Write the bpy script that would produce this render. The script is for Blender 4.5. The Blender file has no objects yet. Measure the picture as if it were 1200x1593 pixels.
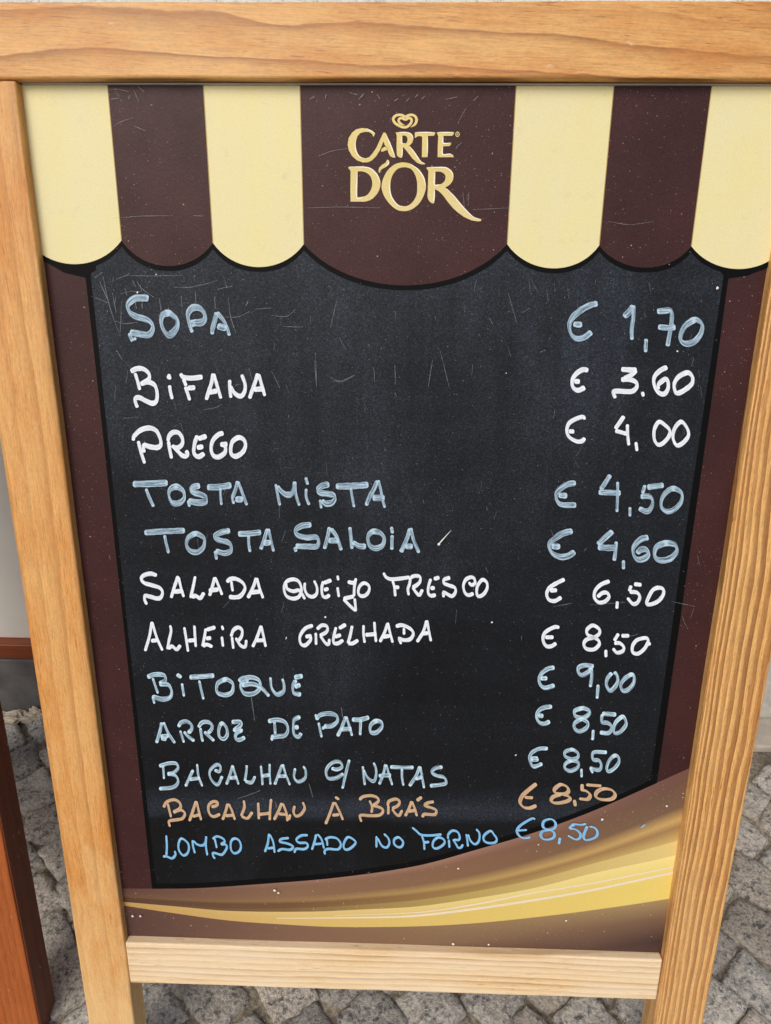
import bpy, bmesh, math, random
from math import radians, sin, cos, pi
from mathutils import Vector, Matrix, noise
from mathutils.geometry import tessellate_polygon
random.seed(7)
SC = bpy.context.scene
COL = SC.collection

# ------------------------------------------------------------------ camera
CAM = Vector((0.0047, -0.6345, 1.0602))
FWD = Vector((-0.024508, 0.858225, -0.512688)).normalized()
RIGHT = Vector((0.999569, 0.024508, -0.006761))
FPX = 1100.0                                  # focal length for a 1593 px tall frame
LEAN = radians(14)
LS, LC = sin(LEAN), cos(LEAN)
BOARD_LEN = 1.0956                            # opening top to feet, along the board
ROT = ((0.99956934805731, -0.008345691427571616, 0.02813303856464639),
       (0.0161388030051311, 0.9570400413504415, -0.28950630095495465),
       (-0.02450831413715955, 0.28983565806596034, 0.9567625796672931))
TRA = (0.013908541423807331, -0.327715618156674, 0.5431670273355)
BX, BU, BN = Vector((1, 0, 0)), Vector((0, LS, LC)), Vector((0, -LC, LS))
BORG = Vector((0, 0, BOARD_LEN * LC))

def board_dir(v):                             # board axes (right, down, into) -> world
    return BX * v[0] - BU * v[1] - BN * v[2]
cam_d = bpy.data.cameras.new("camera")
cam = bpy.data.objects.new("camera", cam_d)
COL.objects.link(cam)
right, down, fwd = (board_dir(r) for r in ROT)
tv = Vector(TRA)
cpos = BORG + board_dir([-sum(ROT[k][i] * tv[k] for k in range(3)) for i in range(3)])
m = Matrix((right, -down, -fwd)).transposed().to_4x4()
m.translation = cpos
cam.matrix_world = m
cam_d.sensor_fit = 'VERTICAL'
cam_d.sensor_height = 24
cam_d.lens = FPX / 1593 * 24
cam_d.clip_start = 0.02
cam_d.clip_end = 400
SC.camera = cam

# ------------------------------------------------------------------ light
SUN_EL, SUN_AZ = radians(44), radians(204)    # azimuth clockwise from +Y: behind the camera, a little left
w = bpy.data.worlds.new("World"); SC.world = w; w.use_nodes = True
nt = w.node_tree; nt.nodes.clear()
sky = nt.nodes.new('ShaderNodeTexSky'); sky.sky_type = 'NISHITA'; sky.sun_disc = False
sky.sun_elevation = SUN_EL; sky.sun_rotation = SUN_AZ
sky.air_density = 1.0; sky.dust_density = 4.0; sky.ozone_density = 1.0
bg = nt.nodes.new('ShaderNodeBackground'); bg.inputs[1].default_value = 0.12
wo = nt.nodes.new('ShaderNodeOutputWorld')
nt.links.new(sky.outputs[0], bg.inputs[0]); nt.links.new(bg.outputs[0], wo.inputs[0])
sl = bpy.data.lights.new("sun", 'SUN'); sl.energy = 1.25; sl.angle = radians(35); sl.color = (1, .96, .90)
so = bpy.data.objects.new("sun", sl); COL.objects.link(so)
sd = Vector((sin(SUN_AZ) * cos(SUN_EL), cos(SUN_AZ) * cos(SUN_EL), sin(SUN_EL)))
so.rotation_euler = (-sd).to_track_quat('-Z', 'Y').to_euler()
so.location = sd * 20
SC.view_settings.view_transform = 'Standard'
SC.view_settings.look = 'None'
SC.view_settings.gamma = 1
SC.view_settings.exposure = 0.0

# ------------------------------------------------------------------ node helpers
def srgb(r, g, b):
    f = lambda c: (c / 255 / 12.92) if c / 255 <= .04045 else ((c / 255 + .055) / 1.055) ** 2.4
    return (f(r), f(g), f(b), 1)

class NT:
    def __init__(s, name):
        s.mat = bpy.data.materials.new(name); s.mat.use_nodes = True
        s.t = s.mat.node_tree; s.t.nodes.clear()
        s.out = s.n('ShaderNodeOutputMaterial'); s.b = s.n('ShaderNodeBsdfPrincipled')
        s.l(s.b.outputs[0], s.out.inputs[0])
    def n(s, t, **kw):
        x = s.t.nodes.new(t)
        for k, v in kw.items(): setattr(x, k, v)
        return x
    def l(s, a, b): s.t.links.new(a, b)
    def put(s, sock, v):
        if isinstance(v, bpy.types.NodeSocket): s.l(v, sock)
        elif v is not None: sock.default_value = v
    def coord(s, kind='Object'): return s.n('ShaderNodeTexCoord').outputs[kind]
    def scale(s, v, sc, loc=(0, 0, 0), rot=(0, 0, 0)):
        x = s.n('ShaderNodeMapping'); x.inputs['Scale'].default_value = sc
        x.inputs['Location'].default_value = loc; x.inputs['Rotation'].default_value = rot
        s.l(v, x.inputs['Vector']); return x.outputs[0]
    def noise(s, v, scale=1, detail=4, rough=.5, dist=0):
        x = s.n('ShaderNodeTexNoise'); s.l(v, x.inputs['Vector'])
        x.inputs['Scale'].default_value = scale; x.inputs['Detail'].default_value = detail
        x.inputs['Roughness'].default_value = rough; x.inputs['Distortion'].default_value = dist
        return x.outputs['Fac']
    def vor(s, v, scale, rnd=1, feature='F1'):
        x = s.n('ShaderNodeTexVoronoi', feature=feature); s.l(v, x.inputs['Vector'])
        x.inputs['Scale'].default_value = scale; x.inputs['Randomness'].default_value = rnd
        return x
    def math(s, op, a, b=None, c=None, clamp=False):
        x = s.n('ShaderNodeMath', operation=op); x.use_clamp = clamp
        s.put(x.inputs[0], a); s.put(x.inputs[1], b)
        if c is not None: s.put(x.inputs[2], c)
        return x.outputs[0]
    def ramp(s, f, pts, mode='LINEAR'):
        x = s.n('ShaderNodeValToRGB'); s.l(f, x.inputs[0]); x.color_ramp.interpolation = mode
        e = x.color_ramp.elements
        while len(e) < len(pts): e.new(.5)
        for k, (p, c) in enumerate(pts):
            e[k].position = p; e[k].color = c if isinstance(c, tuple) else (c, c, c, 1)
        return x.outputs[0]
    def map(s, f, a, b, c=0, d=1):
        x = s.n('ShaderNodeMapRange'); s.l(f, x.inputs[0])
        for k, v in enumerate((a, b, c, d)): x.inputs[1 + k].default_value = v
        return x.outputs[0]
    def mix(s, f, a, b, mode='MIX'):
        x = s.n('ShaderNodeMix', data_type='RGBA', blend_type=mode)
        s.put(x.inputs[0], f); s.put(x.inputs[6], a); s.put(x.inputs[7], b)
        return x.outputs[2]
    def bump(s, h, strength=.3, dist=.001):
        x = s.n('ShaderNodeBump'); x.inputs['Strength'].default_value = strength
        x.inputs['Distance'].default_value = dist; s.l(h, x.inputs['Height'])
        s.l(x.outputs[0], s.b.inputs['Normal'])
    def set(s, color=None, rough=None, spec=None, **kw):
        s.put(s.b.inputs['Base Color'], color); s.put(s.b.inputs['Roughness'], rough)
        s.put(s.b.inputs['Specular IOR Level'], spec)
        for k, v in kw.items(): s.put(s.b.inputs[k], v)
        return s.mat
    def sep(s, v):
        x = s.n('ShaderNodeSeparateXYZ'); s.l(v, x.inputs[0]); return x.outputs
    def comb(s, a, b, c):
        x = s.n('ShaderNodeCombineXYZ')
        for k, v in enumerate((a, b, c)): s.put(x.inputs[k], v)
        return x.outputs[0]

def wood(name, axis, light, dark, rings=14, power=1.0, u0=0, width=.055, warp=.5, ring_mix=.6,
         blotch=None, blotch_mix=.4, sharp=.5, fiber=.25, seed=0., rough=.5, fade=None, fade_mix=0., slow=2.2, flip=False, tilt=0., wear=None, prof=None, idmin=.45):
    """Sawn timber: growth rings along `axis` ('x' or 'y' of the object), fibres, pores and stain."""
    m = NT(name); co = m.coord(); x, y, z = m.sep(co)
    al, ac = (y, x) if axis == 'y' else (x, y)
    a0 = al
    if tilt: ac = m.math('ADD', ac, m.math('MULTIPLY', al, tilt))
    v = m.comb(m.math('ADD', al, seed), m.math('SUBTRACT', ac, u0), z)
    if axis == 'y': pass
    n1 = m.noise(m.scale(v, (slow, 9, 9)), 1, 3, .5)
    n2 = m.noise(m.scale(v, (14, 60, 60)), 1, 3, .55)
    u = m.math('DIVIDE', m.math('SUBTRACT', ac, u0), width)
    if flip: u = m.math('SUBTRACT', 1.0, u)
    g = m.math('MULTIPLY', m.math('POWER', m.math('MAXIMUM', m.math('ADD', u, .02), .001), power), rings)
    g = m.math('ADD', g, m.math('MULTIPLY', z, 60))
    g = m.math('ADD', g, m.math('MULTIPLY', m.math('SUBTRACT', n1, .5), warp * 10))
    g = m.math('ADD', g, m.math('MULTIPLY', m.math('SUBTRACT', n2, .5), warp * 1.2))
    fr = m.math('FRACT', g)
    ring = m.ramp(fr, prof or [(0, 0.0), (sharp, .35), (.86, 1.0), (.94, .75), (1.0, 0.0)])
    idn = m.n('ShaderNodeTexWhiteNoise', noise_dimensions='1D'); m.l(m.math('FLOOR', g), idn.inputs['W'])
    ringw = m.math('MULTIPLY', ring, m.map(idn.outputs['Value'], 0, 1, idmin, 1.0))
    fib = m.noise(m.scale(v, (40, 800, 800)), 1, 3, .7)
    fib2 = m.noise(m.scale(v, (260, 700, 700)), 1, 3, .7)
    bl = m.noise(m.scale(v, (9, 30, 30), (3 + seed, 1, 0)), 1, 5, .68)
    col = m.mix(m.math('MULTIPLY', ringw, ring_mix), light, dark)
    if blotch: col = m.mix(m.math('MULTIPLY', m.map(bl, .42, .72), blotch_mix), col, blotch)
    ff = m.math('ADD', m.math('MULTIPLY', fib, .6), m.math('MULTIPLY', fib2, .4))
    col = m.mix(fiber, col, m.mix(1, col, m.ramp(ff, [(.34, .30), (.5, .95), (.66, 1.45)]), 'MULTIPLY'))
    pore = m.math('MULTIPLY', m.map(m.noise(m.scale(v, (55, 850, 850), (0, 3, 0)), 1, 1, .5), .64, .70), m.map(bl, .40, .60, .1, 1))
    col = m.mix(m.math('MULTIPLY', pore, .7), col, dark)
    if fade:
        fd = m.map(m.noise(m.scale(v, (6, 40, 40), (9, 2, 0)), 1, 4, .65), .35, .65)
        col = m.mix(m.math('MULTIPLY', fd, fade_mix), col, fade)
    nick = m.noise(m.scale(v, (60, 200, 200), (2, seed, 0)), 1, 3, .6)
    col = m.mix(m.map(nick, .70, .76, 0, .5), col, (.20, .11, .05, 1))
    pale = m.noise(m.scale(v, (70, 190, 190), (seed, 8, 1)), 1, 2, .5)
    col = m.mix(m.map(pale, .73, .78, 0, .6), col, (.74, .58, .38, 1))
    if wear:                                       # the varnish has gone towards one end
        wf = m.math('MULTIPLY', m.map(m.math('ADD', a0, m.math('MULTIPLY', m.math('SUBTRACT', bl, .5), .5)), wear[0], wear[1]), wear[3])
        col = m.mix(wf, col, m.mix(.55, wear[2], m.mix(1, wear[2], m.ramp(ff, [(.3, .6), (.7, 1.25)]), 'MULTIPLY')))
    m.bump(m.math('ADD', fib, m.math('MULTIPLY', ring, .5)), .22, .0006)
    return m.set(col, m.map(fib, .3, .7, rough - .08, rough + .1), .45)

# ------------------------------------------------------------------ mesh helpers
def link(name, bm_or_me, mats, parent=None):
    if isinstance(bm_or_me, bmesh.types.BMesh):
        me = bpy.data.meshes.new(name); bm_or_me.to_mesh(me); bm_or_me.free()
    else: me = bm_or_me
    for mt in (mats if isinstance(mats, (list, tuple)) else [mats]): me.materials.append(mt)
    o = bpy.data.objects.new(name, me); COL.objects.link(o)
    if parent: o.parent = parent
    return o
def tag(o, label=None, cat=None, group=None, kind=None):
    for k, v in (('label', label), ('category', cat), ('group', group), ('kind', kind)):
        if v: o[k] = v
    return o
def thing(name, label, cat, mat=None, group=None):
    o = bpy.data.objects.new(name, None); COL.objects.link(o); o.empty_display_size = .05
    if mat is not None: o.matrix_world = mat
    return tag(o, label, cat, group)
def box(bm, lo, hi, bev=0, seg=2, mi=0):
    vs = [bm.verts.new((x, y, z)) for x in (lo[0], hi[0]) for y in (lo[1], hi[1]) for z in (lo[2], hi[2])]
    idx = ((0, 1, 3, 2), (4, 6, 7, 5), (0, 4, 5, 1), (2, 3, 7, 6), (0, 2, 6, 4), (1, 5, 7, 3))
    fs = [bm.faces.new([vs[i] for i in f]) for f in idx]
    for f in fs: f.material_index = mi
    if bev:
        es = list({e for f in fs for e in f.edges})
        r = bmesh.ops.bevel(bm, geom=es, offset=bev, segments=seg, profile=.6, affect='EDGES')
        for f in r['faces']: f.smooth = True; f.material_index = mi
    bmesh.ops.recalc_face_normals(bm, faces=bm.faces)
def bar(name, lo, hi, mt, parent, bev=.002, seg=2, cuts=0, axis=1, wob=0.0):
    """A timber bar; with cuts, its edges waver slightly along its length as planed wood does."""
    bm = bmesh.new(); box(bm, lo, hi, bev, seg)
    if cuts:
        for k in range(1, cuts):
            p = [0, 0, 0]; p[axis] = lo[axis] + (hi[axis] - lo[axis]) * k / cuts
            nn = [0, 0, 0]; nn[axis] = 1
            bmesh.ops.bisect_plane(bm, geom=bm.verts[:] + bm.edges[:] + bm.faces[:], plane_co=p, plane_no=nn)
        for v in bm.verts:
            q = v.co.copy()
            for a in range(3):
                if a != axis: v.co[a] += wob * noise.noise(Vector((q[axis] * 9, a * 7 + lo[0] * 31 + (q[a] > (lo[a] + hi[a]) / 2) * 3, 1)))
    return link(name, bm, mt, parent)

# ------------------------------------------------------------------ rectification of the flat artwork
# The printed sheet and the handwriting were measured on a picture of the board; art() turns a measured
# point into metres on the board itself (x right, y up, from the top middle of the opening).
def art(px, py):
    r = ((px - 600) / FPX, (py - 796.5) / FPX, 1.0)
    n = [ROT[k][2] for k in range(3)]
    t = sum(n[k] * TRA[k] for k in range(3)) / sum(n[k] * r[k] for k in range(3))
    P = [r[k] * t - TRA[k] for k in range(3)]
    return (sum(ROT[k][0] * P[k] for k in range(3)), -sum(ROT[k][1] * P[k] for k in range(3)))
def pts(s, ox=0, oy=0, sc=1):
    return [(ox + float(a.split(',')[0]) / sc, oy + float(a.split(',')[1]) / sc) for a in s.split()]
def smooth(P, n=6, closed=False):
    """Catmull-Rom through the points."""
    if len(P) < 3:
        (x0, y0), (x1, y1) = P[0], P[-1]
        return [(x0 + (x1 - x0) * k / n, y0 + (y1 - y0) * k / n) for k in range(n + 1)]
    Q = [P[-2]] + P + [P[1]] if closed else [(2 * P[0][0] - P[1][0], 2 * P[0][1] - P[1][1])] + P + [(2 * P[-1][0] - P[-2][0], 2 * P[-1][1] - P[-2][1])]
    out = []
    for i in range(1, len(Q) - 2):
        p0, p1, p2, p3 = Q[i - 1:i + 3]
        for k in range(n):
            t = k / n
            out.append(tuple(.5 * (2 * p1[c] + (p2[c] - p0[c]) * t + (2 * p0[c] - 5 * p1[c] + 4 * p2[c] - p3[c]) * t * t + (3 * p1[c] - p0[c] - 3 * p2[c] + p3[c]) * t ** 3) for c in (0, 1)))
    out.append(Q[-2])
    return out
def resample(P, step):
    L = [0]
    for a, b in zip(P, P[1:]): L.append(L[-1] + math.hypot(b[0] - a[0], b[1] - a[1]))
    n = max(3, int(L[-1] / step) + 1); out = []; j = 0
    for k in range(n):
        d = L[-1] * k / (n - 1)
        while j < len(L) - 2 and L[j + 1] < d: j += 1
        t = (d - L[j]) / max(1e-9, L[j + 1] - L[j])
        out.append((P[j][0] + (P[j + 1][0] - P[j][0]) * t, P[j][1] + (P[j + 1][1] - P[j][1]) * t))
    return out, L[-1]
def ribbon(bm, P, width, z, seed=0, closed=False, mi=0):
    """A flat pen stroke along P (artwork units); width(t, dx, dy) gives its breadth. Stores along/across and end pools."""
    uv = bm.loops.layers.uv.get('stroke') or bm.loops.layers.uv.new('stroke')
    uv2 = bm.loops.layers.uv.get('pool') or bm.loops.layers.uv.new('pool')
    P, L = resample(P, 1.6)
    n = len(P); rows = []
    for i, (x, y) in enumerate(P):
        if closed and i in (0, n - 1): a, b = P[-2], P[1]
        else: a, b = P[max(0, i - 1)], P[min(n - 1, i + 1)]
        dx, dy = b[0] - a[0], b[1] - a[1]; l = math.hypot(dx, dy) or 1; dx /= l; dy /= l
        w = width(i / (n - 1), dx, dy)
        s = L * i / (n - 1); e = min(s, L - s)
        if not closed and e < w * .3: w *= .55 + .45 * math.sqrt(max(0, e / (w * .3)))
        jit = 1 + .10 * noise.noise(Vector((x * .16, y * .16, seed))) + .06 * noise.noise(Vector((x * .6, y * .6, seed)))
        w *= jit
        row = []
        for k in range(5):
            f = k / 4 * 2 - 1
            X, Y = art(x - dy * w * .5 * f, y + dx * w * .5 * f)
            row.append((bm.verts.new((X, Y, z)), s, f, e))
        rows.append(row)
    for r0, r1 in zip(rows, rows[1:]):
        for k in range(4):
            q = (r0[k], r1[k], r1[k + 1], r0[k + 1])
            fc = bm.faces.new([v[0] for v in q]); fc.material_index = mi
            for lp, v in zip(fc.loops, q):
                lp[uv].uv = (v[1] * .01 + seed * 7.3, v[2]); lp[uv2].uv = (v[3] * .01, L * .01)
def flat(bm, loops, z, mi=0):
    """Fill loops (outer first, holes after) given in artwork units."""
    V = [[Vector(art(x, y) + (z,)) for x, y in lp] for lp in loops]
    vs = [bm.verts.new(v) for lp in V for v in lp]
    for t in tessellate_polygon(V):
        try: f = bm.faces.new([vs[i] for i in t]); f.material_index = mi
        except ValueError: pass
def facing(bm):
    for f in bm.faces:
        f.normal_update()
        if f.normal.z < 0: f.normal_flip()

# ------------------------------------------------------------------ materials
def specks(m, v, scale, size, amount, seed):
    """White specks as a 0..1 mask."""
    vo = m.vor(m.scale(v, (1, 1, 1), (seed, seed * 2, 0)), scale)
    cs = m.sep(vo.outputs['Color'])
    r = m.math('MULTIPLY', cs[0], size)
    d = m.math('LESS_THAN', vo.outputs['Distance'], r)
    return m.math('MULTIPLY', d, m.math('LESS_THAN', cs[1], amount))
def printed(name, col, var=.12, speck=.5, rough=.38, alt=None, grain=.3, spec=.32, streak=None):
    m = NT(name); co = m.coord()
    n1 = m.noise(co, 14, 5, .6); n2 = m.noise(co, 900, 2, .6)
    c = m.mix(m.map(n1, .3, .7, 0, 1), col, alt or tuple(x * (1 - var) for x in col[:3]) + (1,))
    if streak:
        vs = m.noise(m.scale(co, (45, 2.5, 1)), 1, 4, .6)
        c = m.mix(m.map(vs, .40, .72, 0, .55), c, streak)
        gr = m.noise(m.scale(co, (1, 1, 1), (4, 4, 0)), 60, 5, .7)
        c = m.mix(m.map(gr, .60, .80, 0, .35), c, (.50, .42, .24, 1))
    c = m.mix(grain, c, m.mix(1, c, m.ramp(n2, [(.3, .55), (.7, 1.45)]), 'MULTIPLY'))  # grain, with the specks below, paints in micro reflections of the textured surface
    if speck:
        patch = m.map(m.noise(co, 9, 3, .6), .35, .65, .25, 1)
        s1 = m.math('MULTIPLY', specks(m, co, 420, .20, .55 * speck, 1.3), patch)
        s2 = specks(m, co, 210, .13, .22 * speck, 4.1)
        c = m.mix(m.math('MAXIMUM', m.math('MULTIPLY', s1, .38), m.math('MULTIPLY', s2, .6)), c, (.55, .49, .44, 1))
    m.bump(m.math('ADD', m.noise(co, 420, 2, .5), m.math('MULTIPLY', m.noise(co, 60, 2, .5), .6)), .12, .0006)
    return m.set(c, m.map(n1, .3, .7, rough - .04, rough + .08), spec)

M_maroon = printed('maroon_print', (.058, .0205, .0200, 1), .35, .9, grain=.8, spec=.22)
M_cream = printed('cream_print', (.79, .715, .335, 1), .05, 0.0, .45, alt=(.77, .71, .42, 1), grain=.10, streak=(.775, .715, .45, 1))
M_black = printed('black_border_print', (.0022, .0022, .0025, 1), .2, .25, .55, grain=.5, spec=.12)
def chalk_material():
    m = NT('chalkboard'); co = m.coord(); x, y, z = m.sep(co)
    grain = m.noise(co, 800, 3, .7); fine = m.noise(co, 1900, 1, .5)
    smear = m.noise(m.scale(co, (3, 7, 1), (2, 5, 0), (0, 0, .2)), 1, 5, .62)
    wipe = m.noise(m.scale(co, (3.5, 60, 1), (0, 0, 0), (0, 0, .12)), 1, 4, .6)
    vert = m.noise(m.scale(co, (55, 3, 1)), 1, 3, .5)
    upper = m.map(y, -.80, -.12, .10, 1.0)                 # paler towards the top: chalk dust plus the board's sheen put into its colour
    dust = m.math('MULTIPLY', m.map(smear, .3, .72), .6)
    dust = m.math('ADD', dust, m.math('MULTIPLY', m.map(wipe, .5, .8), .25))
    dust = m.math('ADD', dust, m.math('MULTIPLY', m.map(vert, .5, .8), .12))
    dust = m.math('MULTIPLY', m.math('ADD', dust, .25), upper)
    # the damp-cloth wipe that ran across the sheet above the last two lines
    yy = m.math('ADD', m.math('ADD', y, m.math('MULTIPLY', x, -.02)), m.math('MULTIPLY', m.noise(m.scale(co, (6, 1, 1)), 1, 2), .02))
    band = m.math('MULTIPLY', m.map(yy, -.672, -.664, 0, 1), m.map(yy, -.655, -.625, 1, 0))
    dust = m.math('ADD', dust, m.math('MULTIPLY', band, m.map(wipe, .3, .7, .3, 1.0)))
    cloud = m.noise(m.scale(co, (4, 2.2, 1), (7, 3, 0), (0, 0, -.35)), 1, 3, .55, 1.2)
    rub = m.noise(m.scale(co, (40, 5, 1), (3, 1, 0), (0, 0, .5)), 1, 4, .6, .6)
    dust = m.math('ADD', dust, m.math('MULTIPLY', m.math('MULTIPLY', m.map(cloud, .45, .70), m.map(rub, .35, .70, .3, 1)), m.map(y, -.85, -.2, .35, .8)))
    g = m.ramp(grain, [(.36, .35), (.52, .85), (.60, 1.4), (.70, 2.9)])
    dust = m.math('MULTIPLY', dust, g)
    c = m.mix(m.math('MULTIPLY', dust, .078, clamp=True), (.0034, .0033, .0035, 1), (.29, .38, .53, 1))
    sp = m.math('MAXIMUM', specks(m, co, 420, .15, .25, 2.7), m.math('MULTIPLY', specks(m, co, 620, .26, .5, 9.1), m.math('MULTIPLY', m.map(smear, .35, .65), .17)))
    c = m.mix(m.math('MULTIPLY', sp, .45), c, (.6, .58, .52, 1))
    m.bump(m.math('ADD', grain, m.math('MULTIPLY', fine, .5)), .10, .0005)
    return m.set(c, m.map(smear, .3, .7, .38, .48), .17)
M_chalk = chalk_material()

def swoosh_material():
    m = NT('swoosh_print'); co = m.coord()
    at = m.n('ShaderNodeVertexColor', layer_name='ink').outputs[0]
    n2 = m.noise(co, 900, 2, .6)
    c = m.mix(.14, at, m.mix(1, at, m.ramp(n2, [(.3, .6), (.7, 1.4)]), 'MULTIPLY'))
    patch = m.map(m.noise(co, 9, 3, .6), .35, .65, .2, 1)
    s1 = m.math('MULTIPLY', specks(m, co, 420, .20, .5, 1.3), patch)  # pale specks paint in the tiny glints of the textured sheet
    s2 = specks(m, co, 210, .14, .22, 4.1)
    c = m.mix(m.math('MAXIMUM', m.math('MULTIPLY', s1, .45), m.math('MULTIPLY', s2, .75)), c, (.75, .68, .58, 1))
    m.bump(m.noise(co, 420, 2, .5), .1, .0006)
    return m.set(c, .42, .35)
M_swoosh = swoosh_material()

def marker(name, col, lo=.55, hi=1.0, streak=9, pale=(.85, .9, .93, 1)):
    """Chalk-marker paint: streaks along the stroke that let the board show through, thicker at edges and stroke ends."""
    m = NT(name)
    uv = m.n('ShaderNodeUVMap', uv_map='stroke').outputs[0]
    pl = m.n('ShaderNodeUVMap', uv_map='pool').outputs[0]
    u, v, _ = m.sep(uv); e, _, _ = m.sep(pl)
    st = m.noise(m.comb(m.math('MULTIPLY', u, 3.5), m.math('MULTIPLY', v, streak * .5), 0), 1, 4, .65)
    st2 = m.noise(m.comb(m.math('MULTIPLY', u, 22), m.math('MULTIPLY', v, 3), 4), 1, 2, .6)
    edge = m.map(m.math('ABSOLUTE', v), .55, .95)
    pool = m.map(e, .05, .0)
    k = m.math('ADD', m.map(st, .37, .61, 0, 1), m.math('MULTIPLY', edge, .10))
    k = m.math('ADD', k, m.math('MULTIPLY', m.math('SUBTRACT', st2, .5), .5))
    k = m.math('ADD', k, m.math('MULTIPLY', pool, .8), clamp=True)
    c = m.mix(m.math('MULTIPLY', k, .55), col, pale)
    alpha = m.map(k, 0, 1, lo, hi)
    m.set(c, .55, .3)
    tr = m.n('ShaderNodeBsdfTransparent'); mx = m.n('ShaderNodeMixShader')
    m.l(alpha, mx.inputs[0]); m.l(tr.outputs[0], mx.inputs[1]); m.l(m.b.outputs[0], mx.inputs[2])
    m.l(mx.outputs[0], m.out.inputs[0])
    return m.mat
M_bluewash = marker('pale_blue_marker', (.31, .48, .63, 1), .30, .96, 5, (.64, .81, .94, 1))
M_white = marker('white_marker', (.74, .81, .90, 1), .86, 1.0, 4, (.90, .95, 1.0, 1))
M_greywhite = marker('thin_blue_white_marker', (.38, .60, .78, 1), .28, .97, 4.5, (.74, .92, 1.0, 1))
M_tan = marker('tan_marker', (.56, .36, .21, 1), .80, 1.0, 5, (.72, .52, .34, 1))
M_blue = marker('blue_marker', (.17, .46, .78, 1), .86, 1.0, 6, (.36, .64, .88, 1))
M_scratch = marker('chalk_scratch', (.34, .36, .40, 1), .0, .55, 3, (.55, .56, .58, 1))

def gold_material():
    m = NT('gold_print'); co = m.coord(); x, y, z = m.sep(co)
    n = m.noise(co, 1100, 2, .6)
    c = m.ramp(m.map(y, -.02, -.10), [(0, (.76, .60, .22, 1)), (.45, (.70, .56, .19, 1)), (1, (.74, .61, .30, 1))])
    c = m.mix(.25, c, m.mix(1, c, m.ramp(n, [(.3, .7), (.7, 1.3)]), 'MULTIPLY'))
    return m.set(c, .4, .5)
M_gold = gold_material()
M_gleam = printed('pale_gold_print', (.95, .89, .70, 1), .03, 0, .4, grain=.05)

# timber
M_top = wood('varnished_pine_top', 'x', srgb(222, 172, 106), srgb(150, 96, 52), rings=3.2, power=.9, u0=-.03, width=.056, warp=.42,
             ring_mix=.9, blotch=srgb(196, 124, 52), blotch_mix=.75, fiber=.36, prof=[(0, 0), (.55, .08), (.78, .45), (.93, 1.0), (.97, .85), (1, 0)], idmin=.35, seed=1.7, rough=.42, slow=1.3, tilt=.05)
M_left = wood('varnished_pine_left', 'y', srgb(224, 172, 106), srgb(164, 106, 52), rings=3.4, power=1, u0=-.355, width=.056, warp=.26,
              ring_mix=.55, blotch=srgb(206, 132, 56), blotch_mix=.85, sharp=.6, fiber=.40, seed=4.2, rough=.45, slow=1.0, tilt=.006,
              wear=(-.70, -1.0, srgb(232, 194, 136), .75))
M_right = wood('varnished_pine_right', 'y', srgb(228, 178, 110), srgb(136, 84, 42), rings=9.5, power=.62, u0=.2965, width=.058, warp=.36,
               ring_mix=.98, blotch=srgb(200, 128, 58), blotch_mix=.3, fiber=.5, seed=8.9, rough=.5, slow=2.6, tilt=.004,
               wear=(-.70, -1.05, srgb(228, 186, 132), .30), prof=[(0, .0), (.30, .08), (.50, .72), (.90, .9), (.955, 1.0), (1, 0)], idmin=.62)
M_rail = wood('weathered_pale_pine', 'x', srgb(240, 212, 164), srgb(172, 118, 62), rings=6, power=1, u0=-.905, width=.05, warp=.24,
              ring_mix=.80, blotch=srgb(230, 196, 142), blotch_mix=.3, sharp=.5, fiber=.2, seed=2.4, rough=.6,
              fade=srgb(242, 230, 208), fade_mix=.45, slow=2.6, tilt=.01)
M_mahog = wood('red_brown_stained_timber', 'y', srgb(176, 96, 42), srgb(116, 56, 22), rings=7, power=1, u0=-.1, width=.06, warp=.2,
               ring_mix=.5, blotch=srgb(150, 76, 30), blotch_mix=.5, fiber=.4, seed=3.3, rough=.42, slow=1.2)
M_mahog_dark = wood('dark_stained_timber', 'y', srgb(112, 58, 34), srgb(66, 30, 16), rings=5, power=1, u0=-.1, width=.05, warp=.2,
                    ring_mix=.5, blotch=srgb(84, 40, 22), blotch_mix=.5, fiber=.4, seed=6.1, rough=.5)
def plain(name, col, rough=.6, var=.2, sc=20, metallic=0, bump=0):
    m = NT(name); co = m.coord(); n = m.noise(co, sc, 5, .6)
    m.bump(m.noise(co, sc * 12, 4, .6), bump, .002)
    return m.set(m.mix(m.map(n, .3, .7), tuple(c * (1 + var) for c in col[:3]) + (1,), tuple(c * (1 - var) for c in col[:3]) + (1,)), rough, .4, Metallic=metallic)
M_alu = plain('grey_edge_strip', (.42, .38, .35, 1), .45, .1, 60)
M_hard = plain('hinge_steel', (.5, .5, .5, 1), .35, .1, 40, 1)
M_hardboard = plain('brown_hardboard', (.16, .10, .06, 1), .7)
M_screw = plain('white_pin', (.8, .8, .78, 1), .4, .05)

# ------------------------------------------------------------------ the menu board
BM = Matrix((BX, BU, BN)).transposed().to_4x4(); BM.translation = BORG
board = thing('menu_board', 'pine A-frame chalkboard with striped awning print and handwritten price list', 'menu board', BM)
SW = .0545                                       # stile width
FRONT, BACK = .010, -.022
OW = .297
LEG = -BOARD_LEN
o = bar('top_rail', (-.375, .0014, BACK), (.375, .0512, FRONT + .0025), M_top, board, .0022, 3, 24, 0, .0010)
bar('stile', (-OW - SW, LEG, BACK), (-OW, .0009, FRONT), M_left, board, .0024, 3, 30, 1, .0007)
bar('stile', (OW, LEG, BACK), (OW + SW + .001, .0009, FRONT), M_right, board, .0024, 3, 30, 1, .0009)
bar('bottom_rail', (-OW + .0008, -.9035, BACK + .004), (OW - .0008, -.8455, FRONT - .0005), M_rail, board, .0020, 3, 24, 0, .0007)
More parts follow.
